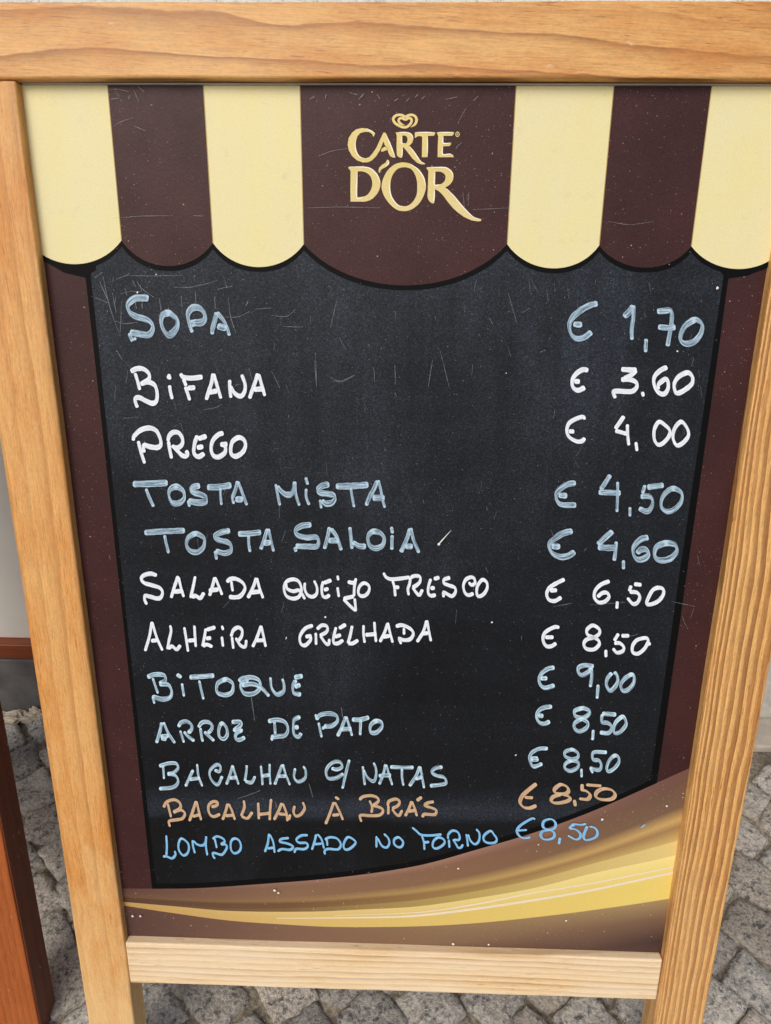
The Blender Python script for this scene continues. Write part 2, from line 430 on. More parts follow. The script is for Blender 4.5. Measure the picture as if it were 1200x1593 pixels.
# printed sheet
bm = bmesh.new(); box(bm, (-OW - .004, -.8475, -.004), (OW + .004, .0009, -.0001))
panel = link('printed_panel', bm, M_maroon, board)
bar('edge_strip', (-OW + .001, -.0004, -.0035), (OW - .001, .0010, .0032), M_alu, board, .0005, 1)

def onto_panel(bm, mt):
    """Marks that belong to the sheet's surface: merge them into its mesh under their own material."""
    me = panel.data; me.materials.append(mt); k = len(me.materials) - 1
    for f in bm.faces: f.material_index = k
    add = bpy.data.meshes.new('marks'); bm.to_mesh(add); bm.free()
    both = bmesh.new(); both.from_mesh(me); n0 = len(both.faces); both.from_mesh(add); both.faces.ensure_lookup_table()
    for f in both.faces[n0:]: f.material_index = k
    both.to_mesh(me); both.free(); bpy.data.meshes.remove(add)
# swoosh: curves across the foot of the print, inks between them
XS = [150 + 10 * k for k in range(101)]
def curve(s):
    P = sorted(pts(s))
    def f(x):
        if x <= P[0][0]: i = 0
        elif x >= P[-1][0]: i = len(P) - 2
        else: i = max(k for k in range(len(P) - 1) if P[k][0] <= x)
        (x0, y0), (x1, y1) = P[i], P[i + 1]
        s1 = (y1 - y0) / (x1 - x0)
        if x < P[0][0] or x > P[-1][0]: return y0 + s1 * (x - x0)
        sl = lambda k: s1 if k <= 0 or k >= len(P) - 1 else (P[k + 1][1] - P[k - 1][1]) / (P[k + 1][0] - P[k - 1][0])
        h = x1 - x0; t = (x - x0) / h; m0, m1 = sl(i) * h, sl(i + 1) * h
        return (2 * t ** 3 - 3 * t * t + 1) * y0 + (t ** 3 - 2 * t * t + t) * m0 + (-2 * t ** 3 + 3 * t * t) * y1 + (t ** 3 - t * t) * m1
    return f
C_chalk = curve('150,1381 195,1382 237,1382 308,1381 400,1375 525,1364.6 650,1346 742,1321 833,1294 925,1260 1021,1218 1070,1196 1150,1160')
C_st2 = curve('150,1391 195,1394 233,1397 350,1402 483,1400 567,1394 650,1386 742,1372 833,1351 925,1324 1053,1276 1150,1240')
C_gu = curve('150,1400 194,1403 275,1410 358,1417 483,1418 567,1414.6 650,1410 742,1397 833,1381 925,1358 1049,1331 1150,1300')
C_gl = curve('150,1402 196,1409 275,1421 358,1432 442,1438 525,1442 650,1441 742,1436 833,1427 925,1415.6 1042,1398 1150,1376')
C_mid = curve('150,1398 194,1401 275,1407 358,1413 483,1412 567,1407 650,1400 742,1386 833,1368 925,1343 1051,1309 1150,1278')
C_bot = lambda x: 1520
def ink(*stops):                                  # sRGB inks at image x = 200, 450, 700, 1050
    L = [srgb(*s)[:3] for s in stops]; X = (200, 450, 700, 1050)
    def f(x):
        x = min(max(x, X[0]), X[-1]); i = max(k for k in range(3) if X[k] <= x); t = (x - X[i]) / (X[i + 1] - X[i])
        return tuple(L[i][c] * (1 - t) + L[i + 1][c] * t for c in range(3))
    return f
mixc = lambda f, g, t: (lambda x: f(x) * (1 - t) + g(x) * t)
brown0 = ink((96, 62, 56), (146, 110, 96), (156, 118, 104), (110, 76, 68))
brown1 = ink((94, 64, 54), (130, 98, 76), (130, 96, 74), (108, 80, 66))
brown2 = ink((100, 72, 58), (134, 102, 76), (130, 98, 72), (116, 90, 70))
tan1 = ink((104, 76, 56), (144, 112, 76), (176, 146, 88), (196, 160, 100))
tan2 = ink((88, 60, 46), (112, 80, 52), (150, 116, 72), (158, 124, 82))
tan3 = ink((84, 58, 46), (112, 82, 54), (150, 122, 70), (200, 172, 104))
pale1 = ink((84, 58, 46), (124, 96, 62), (176, 152, 88), (222, 198, 128))
gold1 = ink((190, 152, 92), (216, 186, 122), (226, 204, 134), (238, 220, 144))
gold2 = ink((188, 150, 88), (210, 178, 108), (218, 190, 108), (230, 206, 112))
low1 = ink((88, 60, 52), (124, 94, 74), (142, 114, 82), (164, 138, 96))
low2 = ink((84, 58, 52), (116, 86, 70), (126, 98, 76), (118, 90, 70))
low3 = ink((76, 52, 50), (98, 72, 62), (100, 74, 62), (66, 46, 44))
layers = [(C_chalk, brown0), (mixc(C_chalk, C_st2, .25), brown1), (mixc(C_chalk, C_st2, .75), brown2), (C_st2, tan1),
          (mixc(C_st2, C_mid, .35), tan2), (mixc(C_st2, C_mid, .97), tan3), (C_mid, pale1), (mixc(C_mid, C_gu, .97), pale1),
          (C_gu, gold1), (mixc(C_gu, C_gl, .5), gold2), (mixc(C_gu, C_gl, .985), gold2), (C_gl, low1),
          (lambda x: C_gl(x) + 28, low2), (lambda x: C_gl(x) + 62, low3), (lambda x: C_gl(x) + 100, low3)]
bm = bmesh.new(); cl = bm.verts.layers.float_color.new('ink'); prev = None
for f, c in layers:
    row = []
    for x in XS:
        v = bm.verts.new(art(x, f(x)) + (.0002,)); v[cl] = tuple(c(x)) + (1,); row.append(v)
    if prev:
        for k in range(len(XS) - 1): bm.faces.new((prev[k], row[k], row[k + 1], prev[k + 1]))
    prev = row
for v in bm.verts: v.co.x = min(max(v.co.x, -OW - .003), OW + .003); v.co.y = max(v.co.y, -.8470)
for s, wd in (('430,1428 567,1427 650,1424 742,1413 833,1399.5 925,1383.5 1047,1357 1080,1349', 3.6), ('520,1424 650,1419 742,1406 833,1388 925,1373 1044,1349 1080,1340', 2.2)):
    ribbon(bm, smooth(pts(s), 10), lambda t, dx, dy, wd=wd: wd * min(1, .25 + t * 2), .00035, mi=1)
facing(bm)
M_line = printed('white_print_line', (.82, .73, .53, 1), .05, 0, grain=.1)
link('swoosh_print', bm, [M_swoosh, M_line], panel)

# chalkboard field with its black printed border
bott = [(x, C_chalk(x) + .4) for x in range(237, 1022, 14)] + [(1022, 1218)]
def arc(a, b, dip):
    (x0, y0), (x1, y1) = a, b; out = []
    for k in range(25):
        t = k / 24; s = 2 * t - 1
        # a shallow circular dip with the cusp angle of the awning edge
        q = math.sqrt(max(0, 1.45 - s * s)) - math.sqrt(.45); q /= (math.sqrt(1.45) - math.sqrt(.45))
        out.append((x0 + (x1 - x0) * t, y0 + (y1 - y0) * t + dip * q))
    return out
TIPS = [(42, 372), (190, 374), (332, 378), (473, 380), (789, 380), (932, 382), (1075, 383), (1221, 384)]
DIPS = [38, 38, 36.5, 64, 36.5, 34, 35]
arcs = [arc(TIPS[k], TIPS[k + 1], DIPS[k]) for k in range(7)]
flatline = [p for a in arcs for p in a]
bm = bmesh.new()
flat(bm, [[(133, 427), (134, 372), (500, 372), (1135, 372), (1134, 427), (1116, 560), (1022, 1218)] + bott[::-1][1:] + [(237, 1382), (148, 560)]], .0003)
facing(bm); link('chalk_border', bm, M_black, panel)
off = 9.6
def inner_edge():
    return [(x, C_chalk(x) - 8) for x in range(244, 1010, 12)]
bm = bmesh.new()
flat(bm, [[(141.5, 426), (141, 380), (600, 380), (1000, 380), (1127, 380), (1126, 426), (1106, 560), (1056, 900), (1012, 1212)] + inner_edge()[::-1] + [(243, 1374), (200, 985), (156, 560)]], .00045)
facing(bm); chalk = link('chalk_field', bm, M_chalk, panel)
# awning: black edge, then the striped cloth
bm = bmesh.new()
top = 131.0
for k, a in enumerate(arcs):
    mx = .5 * (a[0][0] + a[-1][0])
    low = [(x + (x - mx) * -.0 , y + off - 2.2 * (1 - abs(x - mx) / (a[-1][0] - mx))) for x, y in a]
    flat(bm, [[(a[0][0], 300), (a[-1][0], 300)] + low[::-1]], .0006 + k * .00002)
flat(bm, [[(30, 300), (65, 386), (66, 404), (100, 424), (134, 432), (150, 420), (150, 300)]], .00052)
flat(bm, [[(1240, 300), (1210, 395), (1195, 414), (1165, 428), (1128, 434), (1120, 420), (1120, 300)]], .00054)
facing(bm); link('awning_edge', bm, M_black, panel)
TOPX = [(20, top), (168, top), (317, top + .5), (467, top + 1), (803, top + 2), (955, top + 2), (1107, top + 2), (1262, top + 2)]
for k, a in enumerate(arcs):
    bm = bmesh.new()
    flat(bm, [[TOPX[k], TOPX[k + 1]] + [(x, y) for x, y in a[::-1]]], .0009)
    for v in bm.verts: v.co.x = min(max(v.co.x, -OW - .003), OW + .003); v.co.y = min(v.co.y, -.0005)
    facing(bm)
    if k % 2 == 0: link('awning_stripe', bm, M_cream, panel)['label'] = 'cream awning stripe'
    else: link('awning_stripe', bm, M_maroon, panel)['label'] = 'broad maroon awning stripe under the logo' if k == 3 else 'maroon awning stripe'
bm = bmesh.new()
for k in range(1, 7):                             # fine gold line where the stripes meet
    ribbon(bm, [TOPX[k], TIPS[k]], lambda t, dx, dy: 1.3, .00105)
facing(bm); onto_panel(bm, plain('ochre_print', (.42, .27, .08, 1), .5, .1))

# logo
bm = bmesh.new()
def L(ox, oy, sc, *loops): flat(bm, [smooth(pts(s, ox, oy, sc) + pts(s, ox, oy, sc)[:1], 3, True)[:-1] if sm else pts(s, ox, oy, sc) for s, sm in loops], .0012)
L(535, 170, 10, ('490,380 465,435 445,395 400,360 335,355 260,375 215,425 192,500 185,560 192,640 220,715 270,757 340,768 400,748 450,690 510,600 560,490 600,405 618,368 642,366 660,385 700,480 750,610 805,757 770,757 725,735 700,690 680,630 640,560 618,505 595,570 560,650 505,735 440,800 380,828 300,832 210,800 130,730 80,640 63,550 80,450 130,370 200,315 290,297 370,305 440,338', 0))
L(535, 170, 10, ('580,655 595,615 630,590 665,590 690,610 690,640 650,645 615,660 590,665', 0))
L(610, 195, 10, ('55,118 90,112 200,112 240,114 270,122 300,138 320,160 332,190 332,220 315,275 290,305 265,325 300,355 350,430 410,520 470,585 520,600 510,612 450,610 390,585 320,520 250,430 190,355 165,345 160,430 155,510 120,505 85,480 75,440 72,320 75,180 70,140', 0),
  ('160,165 185,162 205,165 228,178 240,200 243,225 240,250 228,275 210,285 165,290', 0))
L(610, 195, 10, ('355,120 370,112 520,115 672,113 668,145 650,168 600,168 560,168 555,330 553,500 465,500 468,330 470,180 420,170 390,180 365,200 357,195', 0))
L(610, 195, 10, ('695,118 730,113 970,113 955,150 930,168 800,168 800,280 920,275 915,305 890,328 795,330 790,460 900,448 945,465 965,500 710,500 712,330 720,180 710,145', 0))
L(535, 245, 9.2308, ('62,150 85,135 180,134 280,136 320,141 360,150 410,170 450,200 485,242 510,290 525,335 530,380 524,425 510,470 485,518 450,560 420,590 380,615 335,631 290,638 100,635 97,500 100,200 85,175', 0),
  ('200,205 235,201 270,204 306,213 340,230 368,252 390,282 405,325 412,370 408,415 395,460 376,498 350,530 325,550 290,565 195,575', 0))
L(535, 245, 9.2308, ('510,225 500,190 510,150 550,110 600,80 625,35 650,45 655,75 640,115 600,145 550,170 525,200 520,225', 0))
L(535, 245, 9.2308, ('865,75 960,95 1060,165 1140,270 1180,400 1160,520 1100,640 1020,720 930,765 850,772 770,755 680,690 600,590 555,490 545,400 570,300 630,190 720,110 800,80', 1),
  ('870,143 780,165 710,240 675,340 668,440 685,540 730,630 790,685 860,702 930,690 1000,630 1045,540 1055,440 1050,330 1015,230 960,165', 1))
L(655, 250, 12, ('95,140 130,127 280,125 420,125 462,130 500,142 540,162 570,190 592,222 605,260 606,312 600,360 580,400 550,440 505,475 450,505 510,545 600,640 700,760 800,880 900,990 1000,1060 1125,1095 1120,1130 1050,1135 940,1115 800,1050 690,970 600,890 500,770 420,660 370,605 330,570 262,535 258,650 245,800 215,800 190,790 165,768 145,740 130,702 122,660 130,500 140,200 120,165', 0),
  ('270,210 305,205 340,206 380,215 410,230 437,252 455,280 460,315 455,350 442,383 420,410 393,431 360,445 265,450', 0))
ring = lambda cx, cy, rx, ry: [(cx + rx * cos(k * pi / 12), cy + ry * sin(k * pi / 12)) for k in range(24)]
flat(bm, [ring(711.8, 209.5, 3.3, 4.1), ring(711.8, 209.5, 2.1, 2.8)], .0012)
flat(bm, [ring(711.8, 209.5, .9, 1.4)], .0012)
H = lambda s: pts(s, 600, 170, 20)
tap = lambda t, dx, dy: 4.0 * (min(1, .15 + t * 4))
ribbon(bm, smooth(H('780,570 880,510 945,430 965,330 925,235 840,190 750,190 675,220 610,262'), 8), tap, .0012)
ribbon(bm, smooth(H('610,262 540,205 440,185 330,205 255,270 245,350 300,440 400,510 500,555 590,572 680,550 770,470 812,380 795,305 740,285 675,305 610,355'), 8), lambda t, dx, dy: 4.0, .00122)
ribbon(bm, smooth(H('610,355 560,305 480,285 420,320 410,380 450,440 520,480 605,505'), 8), lambda t, dx, dy: 3.8 * min(1, .12 + (1 - t) * 3), .00124)
for ox, oy, sc, ss in ((535, 170, 10, ('197,460 182,520 182,600 200,670 235,730 290,764 340,770', '350,310 430,345 485,385', '655,395 720,540 800,750')),
                       (610, 195, 10, ('150,175 148,285 205,288', '163,350 155,500', '90,116 200,116 270,128 315,165 328,215', '275,330 350,430 440,560 515,603', '370,116 660,117', '553,180 548,490', '712,117 962,117', '797,175 795,282 912,281', '790,335 786,455 900,452 950,475')),
                       (535, 245, 9.2308, ('80,143 280,142 400,172 490,270 523,370', '196,210 190,572 290,572', '960,100 1070,180 1150,300 1174,420', '668,340 662,450 678,550 730,640 790,695 850,708', '635,45 645,90 600,135')),
                       (655, 250, 12, ('110,136 420,132 520,165 585,240 600,320', '258,210 252,455 360,450', '255,540 242,790', '455,512 600,650 720,795 850,940 980,1058 1100,1100'))):
    for s in ss: ribbon(bm, smooth(pts(s, ox, oy, sc), 8), lambda t, dx, dy: 1.9 * math.sin(pi * min(max(t, .06), .94)) ** .5, .0014, mi=1)
facing(bm); logo = link('gold_logo', bm, [M_gold, M_gleam], panel); logo['label'] = 'gold two-line lettering under a small double heart'

# ------------------------------------------------------------------ handwriting
def nib(a, b, ang):
    ux, uy = cos(radians(ang)), sin(radians(ang))
    a *= .93; b *= .80
    return lambda t, dx, dy: math.sqrt((a * (-dy * ux + dx * uy)) ** 2 + (b * (-dy * -uy + dx * ux)) ** 2)
LINES = []   # (label, material, [(nib, ox, oy, scale, 'stroke | stroke | ...'), ...])
N1, N2, N3 = nib(12.2, 6.2, 72), nib(8.6, 6.2, 78), nib(10.8, 5.0, 82)
NP = nib(10.5, 6.0, 70)
LINES.append(('first line, SOPA at 1,70 euro in thick pale blue strokes', M_bluewash, [
 (N1, 190, 440, 6, '255,145 200,140 130,145 75,185 60,230 85,280 140,315 200,330 260,355 293,400 285,450 250,485 190,480 130,470 80,460 | 75,468 85,500 106,545 | 122,508 132,535 | 440,282 390,300 372,350 385,420 430,482 475,472 520,410 522,350 490,312 440,282 | 662,462 635,380 622,300 650,245 700,228 750,252 780,300 772,350 732,372 690,372 668,380 | 655,345 674,410 | 888,275 870,350 850,430 848,480 | 890,275 945,340 985,420 1008,492 | 895,400 935,412 982,425'),
 (NP, 870, 450, 5, '295,110 240,122 170,160 105,215 77,275 87,340 130,382 190,375 248,330 | 108,268 140,275 175,272 | 500,215 545,170 570,125 | 575,125 572,220 560,310 562,392 | 672,385 668,440 668,488 | 757,172 810,168 860,165 872,200 865,290 850,370 838,442 | 765,292 830,300 900,295 | 1040,240 980,280 945,340 940,395 980,422 1045,405 1095,345 1108,280 1080,245 1040,240')]))
LINES.append(('second line, BIFANA at 3.60 euro in white', M_white, [
 (N2, 190, 560, 5, '75,90 120,66 175,70 215,105 215,145 180,172 152,185 | 150,185 210,170 260,195 278,250 275,310 245,335 190,315 140,290 110,300 112,330 127,368 | 108,100 128,165 145,232 | 368,108 380,150 | 360,120 376,145 | 375,195 382,245 397,302 | 460,103 480,130 540,140 632,130 | 482,145 505,200 | 498,205 515,255 533,312 | 515,217 575,212 | 713,103 700,180 680,240 660,308 | 718,105 745,200 775,298 | 680,250 745,238 | 842,153 843,220 852,292 | 848,200 880,255 925,280 955,250 962,190 935,112 | 1060,103 1040,170 1015,240 996,298 | 1066,108 1090,190 1115,278 | 1030,228 1105,222'),
 (N2, 870, 560, 5.4545, '243,88 200,80 145,112 110,165 112,225 155,255 215,230 | 125,180 172,180 | 522,77 590,82 652,82 | 650,85 600,130 545,158 | 522,165 590,163 645,185 655,225 620,262 560,266 490,262 455,272 474,322 | 703,268 710,308 | 912,58 850,90 805,140 800,200 830,265 880,288 915,250 920,190 900,160 865,180 838,210 838,248 | 1075,107 1010,140 972,200 980,265 1010,278 1070,245 1120,200 1127,150 1105,115 1075,107')]))
LINES.append(('third line, PREGO at 4,00 euro in white', M_white, [
 (N2, 190, 650, 5.714, '106,200 115,160 170,108 245,87 310,112 345,180 350,235 320,260 260,255 205,240 197,270 206,305 | 150,203 175,300 208,402 | 414,205 425,160 460,127 510,132 542,180 540,230 505,262 462,258 | 418,205 430,280 447,358 | 450,240 490,280 540,330 575,335 590,310 570,290 | 674,153 650,230 645,310 685,342 737,312 | 682,185 757,158 | 670,262 728,252 | 907,132 860,147 812,200 797,270 815,328 860,345 915,310 925,265 910,238 | 942,230 878,235 | 1040,172 990,205 972,260 977,318 1020,338 1078,300 1102,240 1085,190 1040,172'),
 (nib(7.5, 5.6, 70), 860, 635, 5.217, '255,90 245,68 190,82 130,120 112,180 130,230 190,266 235,263 257,238 | 128,185 172,186 | 574,62 535,120 503,165 | 503,180 550,192 602,206 | 602,128 603,200 613,298 | 670,272 680,345 | 858,108 820,170 820,250 850,293 890,280 935,230 945,180 910,138 858,108 | 1035,108 985,160 970,230 990,288 1020,298 1070,260 1097,210 1080,150 1035,108')]))
LINES.append(('fourth line, TOSTA MISTA at 4,50 euro in streaky pale blue', M_bluewash, [
 (N3, 200, 730, 5.714, '46,128 200,124 355,116 | 163,168 190,240 230,328 | 430,150 380,175 365,220 385,280 430,302 480,282 503,240 490,185 430,150 | 642,142 590,150 562,180 590,205 650,222 693,245 690,282 640,292 580,285 537,275 | 535,272 550,328 | 705,155 800,155 920,137 | 822,160 824,230 832,312 | 975,100 955,180 930,250 943,302 | 980,105 1015,200 1058,314 | 955,262 1022,262'),
 (N3, 410, 730, 5.714, '113,128 130,220 150,316 | 125,145 165,192 215,222 262,198 280,105 | 285,105 290,210 324,318 | 378,68 398,132 | 383,168 383,240 410,312 | 588,130 530,140 487,175 507,203 570,212 625,225 638,255 610,292 560,300 520,272 | 505,265 518,342 | 646,148 780,145 935,134 | 778,160 790,240 808,332 | 1015,98 980,180 940,250 915,318 | 1023,92 1045,180 1060,260 1080,338 | 972,250 1078,250'),
 (nib(9.5, 5.2, 80), 850, 730, 5.217, '237,107 170,120 105,160 77,200 87,255 130,285 240,287 | 97,207 167,212 | 516,42 480,100 438,160 | 422,182 500,186 600,190 | 575,98 575,200 570,342 | 675,303 675,378 | 797,125 777,192 | 762,217 830,217 858,250 848,305 810,338 748,312 | 815,142 948,125 | 1030,152 970,182 932,240 932,305 980,338 1040,318 1088,260 1092,190 1030,152')]))
LINES.append(('fifth line, TOSTA SALOIA at 4,60 euro in streaky pale blue', M_bluewash, [
 (nib(9.6, 5.4, 80), 210, 810, 5, '80,88 200,80 394,72 | 236,108 250,175 267,248 | 470,97 420,130 407,185 435,228 490,240 538,200 545,140 510,107 470,97 | 744,72 680,85 627,115 650,142 720,160 752,190 745,232 700,248 632,230 | 628,230 640,297 | 807,98 890,96 985,85 | 888,112 890,175 900,238 | 1035,58 1010,140 982,218 | 1043,58 1060,140 1082,234 | 1003,168 1062,165'),
 (nib(9.6, 6.2, 80), 440, 805, 4.444, '200,45 130,55 92,85 107,118 170,135 230,132 250,160 235,195 170,195 92,192 | 86,200 95,232 | 325,62 310,140 290,212 | 335,72 375,130 407,222 | 318,155 390,155 | 465,62 475,140 480,212 | 485,165 530,192 577,195 | 625,92 592,130 602,185 640,208 688,190 703,145 680,107 625,92 | 752,60 760,105 | 757,118 755,218 | 880,72 860,140 818,235 | 885,68 905,150 942,240 | 848,195 900,195'),
 (nib(10.5, 5.6, 76), 840, 810, 5.217, '262,77 180,100 105,150 72,200 100,258 165,288 230,278 280,245 | 92,200 162,206 | 587,80 520,140 468,190 | 468,210 540,216 625,215 | 616,165 610,240 600,320 | 675,317 675,388 | 877,130 810,150 757,210 757,268 790,308 848,300 878,260 850,227 810,232 785,262 | 1020,177 950,202 927,250 937,298 990,318 1060,298 1107,240 1090,192 1020,177')]))
NT_ = nib(6.6, 4.8, 75)
LINES.append(('sixth line, SALADA QUEIJO FRESCO at 6,50 euro in thin white', M_white, [
 (nib(7.4, 5.0, 75), 210, 880, 5.4545, '192,78 140,62 85,75 60,105 85,140 150,160 215,182 240,220 225,263 190,272 140,258 95,250 88,280 107,324 | 372,82 345,160 313,268 | 375,90 395,175 420,260 | 335,215 412,208 | 517,84 500,170 478,268 | 488,262 520,250 560,268 592,222 | 682,92 665,160 638,250 | 685,92 715,165 745,242 | 632,205 715,195 | 823,127 828,170 835,212 | 785,135 810,110 860,105 920,140 938,190 900,250 850,262 803,257 | 1035,97 1010,170 963,268 | 1040,98 1060,180 1092,270 | 985,220 1068,213'),
 (NT_, 430, 880, 7.0588, '180,142 115,170 90,240 112,320 180,353 245,338 278,280 273,210 240,157 180,142 | 110,190 125,245 190,273 250,262 285,300 318,360 | 318,178 315,245 345,310 400,333 445,300 450,230 418,155 | 520,162 502,240 512,320 550,338 590,310 | 525,182 608,150 | 525,260 577,242 | 675,100 684,153 | 675,228 690,335 | 787,167 840,180 880,170 | 877,130 860,220 855,328 | 855,328 800,340 740,357 | 740,358 810,430 874,488 | 862,350 870,420 876,492 | 965,182 917,220 902,285 930,322 980,318 1018,270 1018,212 965,182'),
 (NT_, 590, 880, 6.3158, '43,62 70,105 120,125 200,120 302,105 | 133,140 150,200 160,293 | 145,202 198,206 | 308,108 300,170 283,222 292,283 | 310,110 350,92 400,102 400,150 360,190 328,205 | 330,205 360,250 395,280 427,225 | 508,122 487,190 482,258 510,288 557,280 | 537,125 592,108 | 503,215 547,212 | 697,110 640,130 637,165 680,185 743,210 748,255 715,293 665,270 632,256 634,304 | 880,155 905,183 940,165 933,120 900,107 852,130 827,190 842,258 880,283 927,265 | 1025,132 1058,162 1058,220 1020,278 972,293 957,250 967,190 1000,142 1025,132'),
 (nib(6.8, 5.4, 70), 830, 890, 5.4545, '262,55 190,90 132,130 110,180 130,228 180,238 235,207 | 137,150 198,147 | 643,70 570,100 522,150 514,210 550,250 600,245 638,205 620,170 580,172 540,206 | 708,242 704,304 | 825,108 808,157 | 812,162 870,166 898,200 880,250 840,263 793,212 | 850,95 913,103 | 1050,127 1005,150 967,220 957,263 1000,265 1060,235 1098,180 1093,137 1050,127')]))
LINES.append(('seventh line, ALHEIRA GRELHADA at 8,50 euro in thin white', M_white, [
 (NT_, 210, 955, 5.4545, '150,60 130,180 93,308 | 152,62 190,190 240,304 | 143,222 195,216 | 305,90 312,140 295,220 283,293 | 290,290 320,267 360,295 392,257 | 424,106 440,200 457,313 | 510,92 515,180 522,273 | 455,220 515,215 | 607,117 595,190 578,268 | 580,267 615,252 663,272 | 613,128 688,105 | 608,202 652,196 | 743,93 754,130 | 742,185 753,270 | 820,185 840,132 880,107 913,130 910,180 880,225 | 828,188 840,288 | 860,195 900,258 940,270 950,213 | 1075,92 1045,180 1003,273 | 1075,93 1095,180 1114,272 | 1035,218 1100,215'),
 (NT_, 440, 950, 4.8, '26,197 31,199 | 228,103 170,127 132,185 137,238 170,252 208,215 212,183 | 172,188 218,180 | 249,158 252,248 | 258,132 295,102 333,112 330,150 280,180 | 283,180 320,233 345,243 350,203 | 400,117 382,190 382,233 415,238 453,213 | 422,127 473,97 | 390,190 437,175 | 520,107 505,180 488,238 | 490,238 525,238 565,213 | 605,102 605,170 613,234 | 685,77 690,150 698,228 | 618,175 702,168 | 785,87 760,160 726,228 | 785,83 800,150 822,233 | 748,190 802,181 | 905,122 907,173 | 845,112 890,102 950,127 976,165 950,208 900,213 870,200 885,243 | 1075,66 1050,150 1003,228 | 1078,66 1090,140 1107,222 | 1038,166 1087,160'),
 (nib(6.6, 5.4, 70), 830, 960, 6, '238,92 200,84 130,117 92,160 90,220 120,263 165,263 210,235 | 107,180 185,180 | 580,80 540,72 497,110 502,155 560,183 603,210 608,250 560,293 492,288 467,245 492,202 560,182 608,150 613,112 580,80 | 672,297 673,365 | 790,146 750,213 | 750,235 800,235 838,270 828,308 775,323 737,283 | 817,166 890,166 | 1030,187 960,207 922,260 922,318 970,333 1028,290 1063,230 1060,195 1030,187 | 1068,240 1090,244')]))
N8 = nib(8.0, 4.6, 76)
LINES.append(('eighth line, BITOQUE at 9,00 euro in streaky blue-white', M_greywhite, [
 (N8, 220, 1035, 4.444, '47,75 100,57 160,62 172,95 130,120 | 130,122 190,128 213,170 203,213 150,228 80,208 | 83,208 96,258 | 84,82 120,188 | 250,55 282,78 | 285,118 300,208 | 338,76 420,70 508,64 | 404,98 434,228 | 580,92 532,120 527,175 575,198 628,180 638,125 610,97 580,92 | 742,90 700,115 692,150 720,188 780,188 823,150 818,100 770,77 710,82 678,105 | 698,130 770,122 830,147 887,207 | 895,76 905,150 940,193 985,173 990,130 978,86 | 1118,66 1060,77 | 1073,95 1052,130 1057,183 1107,195 | 1063,142 1102,126'),
 (nib(7.6, 5.2, 74), 820, 1020, 6.3158, '268,107 200,122 142,165 117,225 132,280 180,308 268,282 | 132,213 197,215 | 652,97 570,87 507,107 502,155 540,183 600,150 628,113 | 630,113 632,200 618,300 | 695,276 685,413 | 830,160 787,215 777,280 810,333 858,300 888,240 878,180 850,153 | 1020,177 957,217 917,280 937,333 985,328 1038,270 1048,202 1020,177')]))
LINES.append(('ninth line, ARROZ DE PATO at 8,50 euro in streaky blue-white', M_greywhite, [
 (nib(7.2, 4.8, 70), 230, 1100, 7.0588, '160,158 140,260 103,383 | 180,156 235,280 305,384 | 148,312 237,306 | 155,330 212,345 | 343,207 370,162 430,147 483,180 488,230 450,275 | 363,247 385,320 404,378 | 405,258 450,310 518,362 | 563,212 600,162 660,152 708,180 708,230 670,275 | 585,218 595,300 611,368 | 628,258 680,310 735,360 | 820,167 787,230 792,310 840,338 878,290 868,210 820,167 | 927,152 1020,152 1023,190 960,238 | 942,237 1048,247 | 1038,242 977,280 972,330 1010,348 1073,320'),
 (nib(7.6, 4.6, 76), 400, 1095, 5.714, '159,148 166,258 | 102,146 180,132 250,152 278,210 255,268 190,280 128,285 | 130,288 140,317 | 388,105 335,132 327,190 332,258 370,283 397,250 | 338,202 373,195 | 530,132 560,92 640,77 708,97 716,145 670,185 598,190 | 593,190 590,218 | 550,157 577,288 | 523,83 530,112 | 790,102 760,190 718,278 | 795,103 820,180 847,274 | 748,217 842,211 | 846,130 920,130 998,110 | 924,135 918,268 | 1060,142 1012,180 1012,238 1060,245 1108,200 1108,157 1060,142'),
 (nib(7.4, 5.0, 74), 820, 1020, 6.3158, '243,490 170,497 112,532 92,590 117,643 165,658 222,635 | 107,577 158,582 | 530,507 467,532 472,580 540,600 598,570 608,530 560,507 530,507 | 530,612 467,650 462,700 510,733 578,700 593,650 550,617 530,612 | 648,720 640,820 | 735,560 873,570 | 735,565 733,640 790,652 828,690 800,748 713,745 | 930,592 872,640 847,708 860,753 918,733 968,670 958,612 930,592')]))
